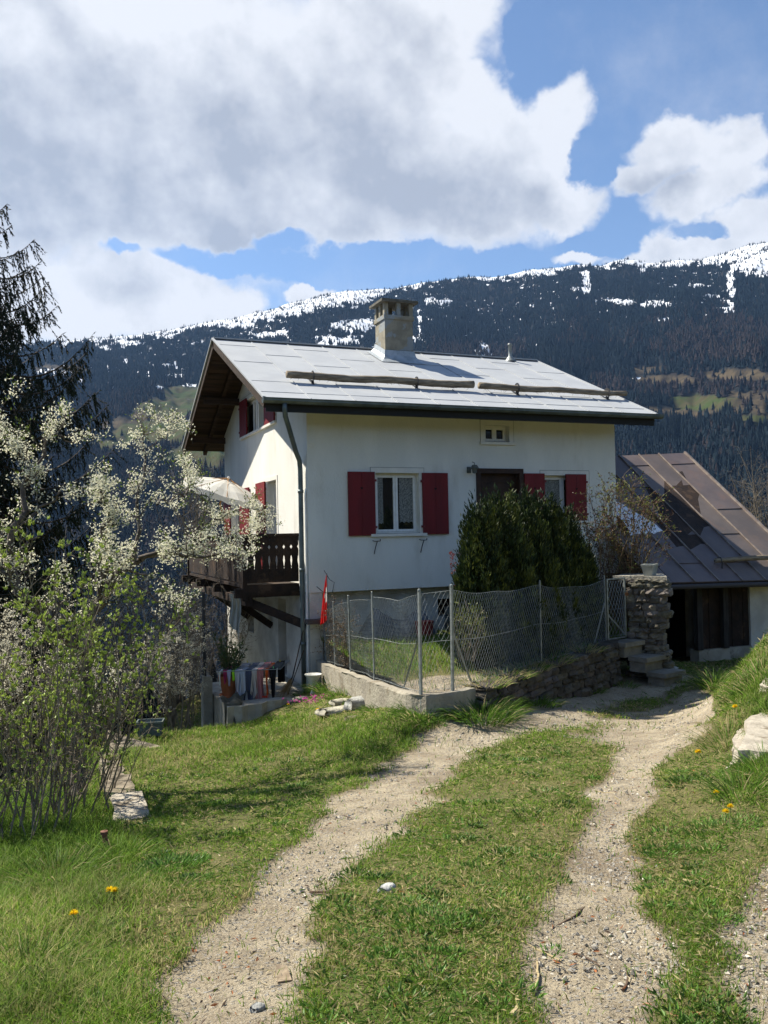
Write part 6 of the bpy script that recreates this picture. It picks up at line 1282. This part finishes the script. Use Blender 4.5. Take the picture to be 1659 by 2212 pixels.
def slab_rock(pts, z, th, label, tilt=0., ms=None):
    Q = [hit(x, y) for x, y in pts]; Q = [q if np.linalg.norm(q-Q[0]) < 2.5 else Q[0]+V3(.3*i, .2, 0) for i, q in enumerate(Q)]; zz = np.mean([q[2] for q in Q])+z; c = np.mean(Q, 0); out = []; n = len(pts); ring = []
    for i in range(n):
        a, b = Q[i], Q[(i+1) % n]
        for k in range(5): p_ = a+(b-a)*k/5; ring.append(V3(p_[0]+rng.normal()*.012, p_[1]+rng.normal()*.012, zz+tilt*(p_[0]-c[0])+rng.normal()*.004))
    top = np.array(ring); m_ = MB(); N_ = len(top); layers = [top]; 
    for k in range(1, 5): layers.append(top+np.stack([rng.normal(size=N_)*.010, rng.normal(size=N_)*.010, np.full(N_, -th*k/4)], 1))
    V = np.concatenate(layers); F = [[k*N_+j, k*N_+(j+1) % N_, (k+1)*N_+(j+1) % N_, (k+1)*N_+j] for k in range(4) for j in range(N_)]; m_.raw(V, [np.array(F)[:, ::-1], np.array([list(range(N_))])]); return solo('stone_slab', m_, ms or m_slab, label, 'stone slab')
m_slab = mat('slab_stone', (.40, .36, .29), (.27, .24, .19), 5, .9, .7, 25, c3=(.16, .13, .09), c3scale=4, c3lo=.57, c3hi=.66)
slab_rock([(1598, 1655), (1700, 1630), (1700, 1560), (1648, 1545), (1622, 1570)], .05, .22, 'tilted pale stone slab on the bank at the right edge')
slab_rock([(1570, 1665), (1596, 1650), (1620, 1575), (1640, 1530), (1622, 1530), (1590, 1600)], -.02, .2, 'narrow layered stone along the left side of the tilted slab')
slab_rock([(1640, 1500), (1700, 1500), (1700, 1475), (1655, 1475)], .03, .12, 'small pale stone above the tilted slab on the bank')
for i, (q, lab) in enumerate([([(250, 1788), (335, 1775), (305, 1735), (240, 1745)], 'nearest pale stepping stone with a bright broken edge'), ([(235, 1742), (300, 1730), (280, 1690), (222, 1695)], 'dark littered stepping stone, second from the front'), ([(220, 1690), (275, 1682), (258, 1655), (215, 1658)], 'third stepping stone beside the shrub'), ([(208, 1640), (242, 1635), (232, 1612), (200, 1612)], 'farthest pale stepping stone near the planter frame')]):
    slab_rock(q, .04, .12, lab, ms=mat('stepping_stone', (.26, .22, .16), (.12, .10, .07), 6, .95, .8, 30, c3=(.05, .04, .025), c3scale=5, c3lo=.5, c3hi=.6) if i else None)
m_ = MB(); c = hit(232, 1850-8); m_.tube([c, c+V3(-.02, 0, .14)], .018, 8); m_.lathe(c+V3(-.02, 0, .14), [(.024, -.01), (.026, .01), (.0, .016)], 10); solo('iron_peg', m_, mat('rusty', (.16, .07, .045)), 'short rusty peg with pale top standing in the grass beside the stepping stones', 'peg')
# sticks, bark, straw
def twig(px, py, px2, py2, r, label, col, bend=.02):
    a = hit(px, py)+V3(0, 0, r+.006); b = hit(px2, py2)+V3(0, 0, r+.010); m_ = MB(); P_ = limb_poly([a, (a+b)/2+V3(bend*.5, -bend*.5, .004), b], 9, .0018); P_[:, 2] = G(P_[:, 0], P_[:, 1])-.035*bare(P_[:, 0], P_[:, 1])+r*.6; m_.tube(P_, np.linspace(r, r*.5, 9), 6); return solo('twig', m_, mat('twig_%s' % ('dark' if col[0] < .2 else 'straw'), col, None, rough=.9), label, 'twig')
dk_, stw = (.09, .06, .04), (.36, .29, .16)
for a_ in [(1205, 1985, 1262, 1945, .007, 'dark bent twig in the right wheel track', dk_), (1120, 2020, 1212, 2058, .006, 'straight straw stalk at the left edge of the right track', stw), (1150, 2130, 1160, 2060, .007, 'frayed pale straw at the left edge of the right track', stw), (1476, 1902, 1580, 1932, .006, 'long pale stalk on the right verge', stw), (1240, 2040, 1295, 2068, .004, 'thin dark twig in the right track near the bottom', dk_), (1345, 2120, 1352, 2078, .006, 'short upright-looking dark twig in the right track', dk_),
           (1105, 2200, 1118, 2150, .012, 'thick pale dry root at the bottom of the middle strip', stw), (740, 1752, 762, 1760, .004, 'tiny twig in the left track', dk_), (670, 1915, 720, 1918, .008, 'short dark stick in the left wheel track', dk_), (505, 1790, 520, 1808, .007, 'pale broken stick on the dry lawn', stw), (1285, 1700, 1330, 1704, .004, 'thin straw across the right track', stw), (680, 1887, 700, 1900, .003, 'fine v-shaped stalk above the dark stick', dk_)]: twig(*a_)
c = hit(610, 2093); m_ = MB(); m_.raw([c+V3(-.03, -.04, .012), c+V3(.025, -.045, .010), c+V3(.03, .05, .02), c+V3(-.01, .055, .03), c+V3(-.03, -.04, -.01), c+V3(.025, -.045, -.01), c+V3(.03, .05, -.01), c+V3(-.01, .055, -.01)], [np.array([[0, 1, 2, 3], [7, 6, 5, 4], [0, 1, 5, 4], [1, 2, 6, 5], [2, 3, 7, 6], [3, 0, 4, 7]])]); solo('wood_chip', m_, mat('chip', (.34, .27, .18), (.2, .15, .1), 30, .9), 'splintered wood chip in the left wheel track', 'wood chip')
# scattered litter: leaves, cone scales and gravel
n = 2600; X, Y, D = scatter(n*3); k_ = ~inpoly(X, Y, GP) & (D < 9) ; X, Y, D = X[k_][:n], Y[k_][:n], D[k_][:n]; n = len(X); kind_ = rng.random(n); col = np.where((kind_ < .35)[:, None], [[.34, .13, .05]], np.where((kind_ < .7)[:, None], [[.46, .38, .24]], [[.14, .10, .07]]))*rng.uniform(.7, 1.2, (n, 1))
m_ = MB(); m_.leaves(np.stack([X, Y, G(X, Y)+.004-.03*bare(X, Y)], 1), rng.uniform(.015, .045, n), .010, np.stack([rng.normal(size=n), rng.normal(size=n), .15*rng.random(n)], 1), col, spread=.1); solo('leaf_litter', m_, m_leafv, 'dry leaves and bits of bark strewn over track and grass', 'litter', kind='stuff')
n = 13000; X, Y, D = scatter(n*4); b_ = bare(X, Y); k_ = (rng.random(len(X)) < b_*sstep(.42, .6, fbm(X*1.6+9, Y*1.6, 4))) & (D < 12); X, Y, D = X[k_][:n], Y[k_][:n], D[k_][:n]; n = len(X)
s_ = (.0025+.006*rng.random(n)**3)*(1+.10*D); V = np.zeros((n, 6, 3)); P_ = np.stack([X, Y, G(X, Y)-.035*bare(X, Y)+s_*.25], 1)
for i, d in enumerate([(1, 0, 0), (0, 1, 0), (-1, 0, 0), (0, -1, 0), (0, 0, .8), (0, 0, -.8)]): V[:, i] = P_+(np.array(d)+rng.normal(size=(n, 3))*.22)*s_[:, None]*rng.uniform(.8, 1.5, (n, 1))
base = (np.arange(n)*6)[:, None]; F = np.concatenate([base+np.array([i, (i+1) % 4, 4]) for i in range(4)]+[base+np.array([(i+1) % 4, i, 5]) for i in range(4)]); g_ = rng.uniform(.35, 1.35, (n, 1))
m_ = MB(); m_.raw(V, F, np.repeat(np.array([.38, .35, .29])*g_, 6, 0)); solo('gravel', m_, mat('gravel', (1, 1, 1), None, rough=.9, vcol=True), 'small loose stones in the bare wheel tracks', 'gravel', kind='stuff')

# ================================================================== air
hz = MB(); hz.box((-6800, -6800, -220), (6800, 6800, 2300)); ho = solo('haze', hz, None, 'thin blue mountain air between the garden and the far slope', 'haze', kind='stuff')
m_h = bpy.data.materials.new('haze'); m_h.use_nodes = True; t = NT(m_h.node_tree); o_ = t.n('ShaderNodeOutputMaterial'); v_ = t.n('ShaderNodeVolumePrincipled'); v_.inputs['Density'].default_value = 3.2e-5; v_.inputs['Color'].default_value = (.32, .56, 1., 1); v_.inputs['Anisotropy'].default_value = .2
t.t.links.new(v_.outputs[0], o_.inputs['Volume']); ho.data.materials.append(m_h)
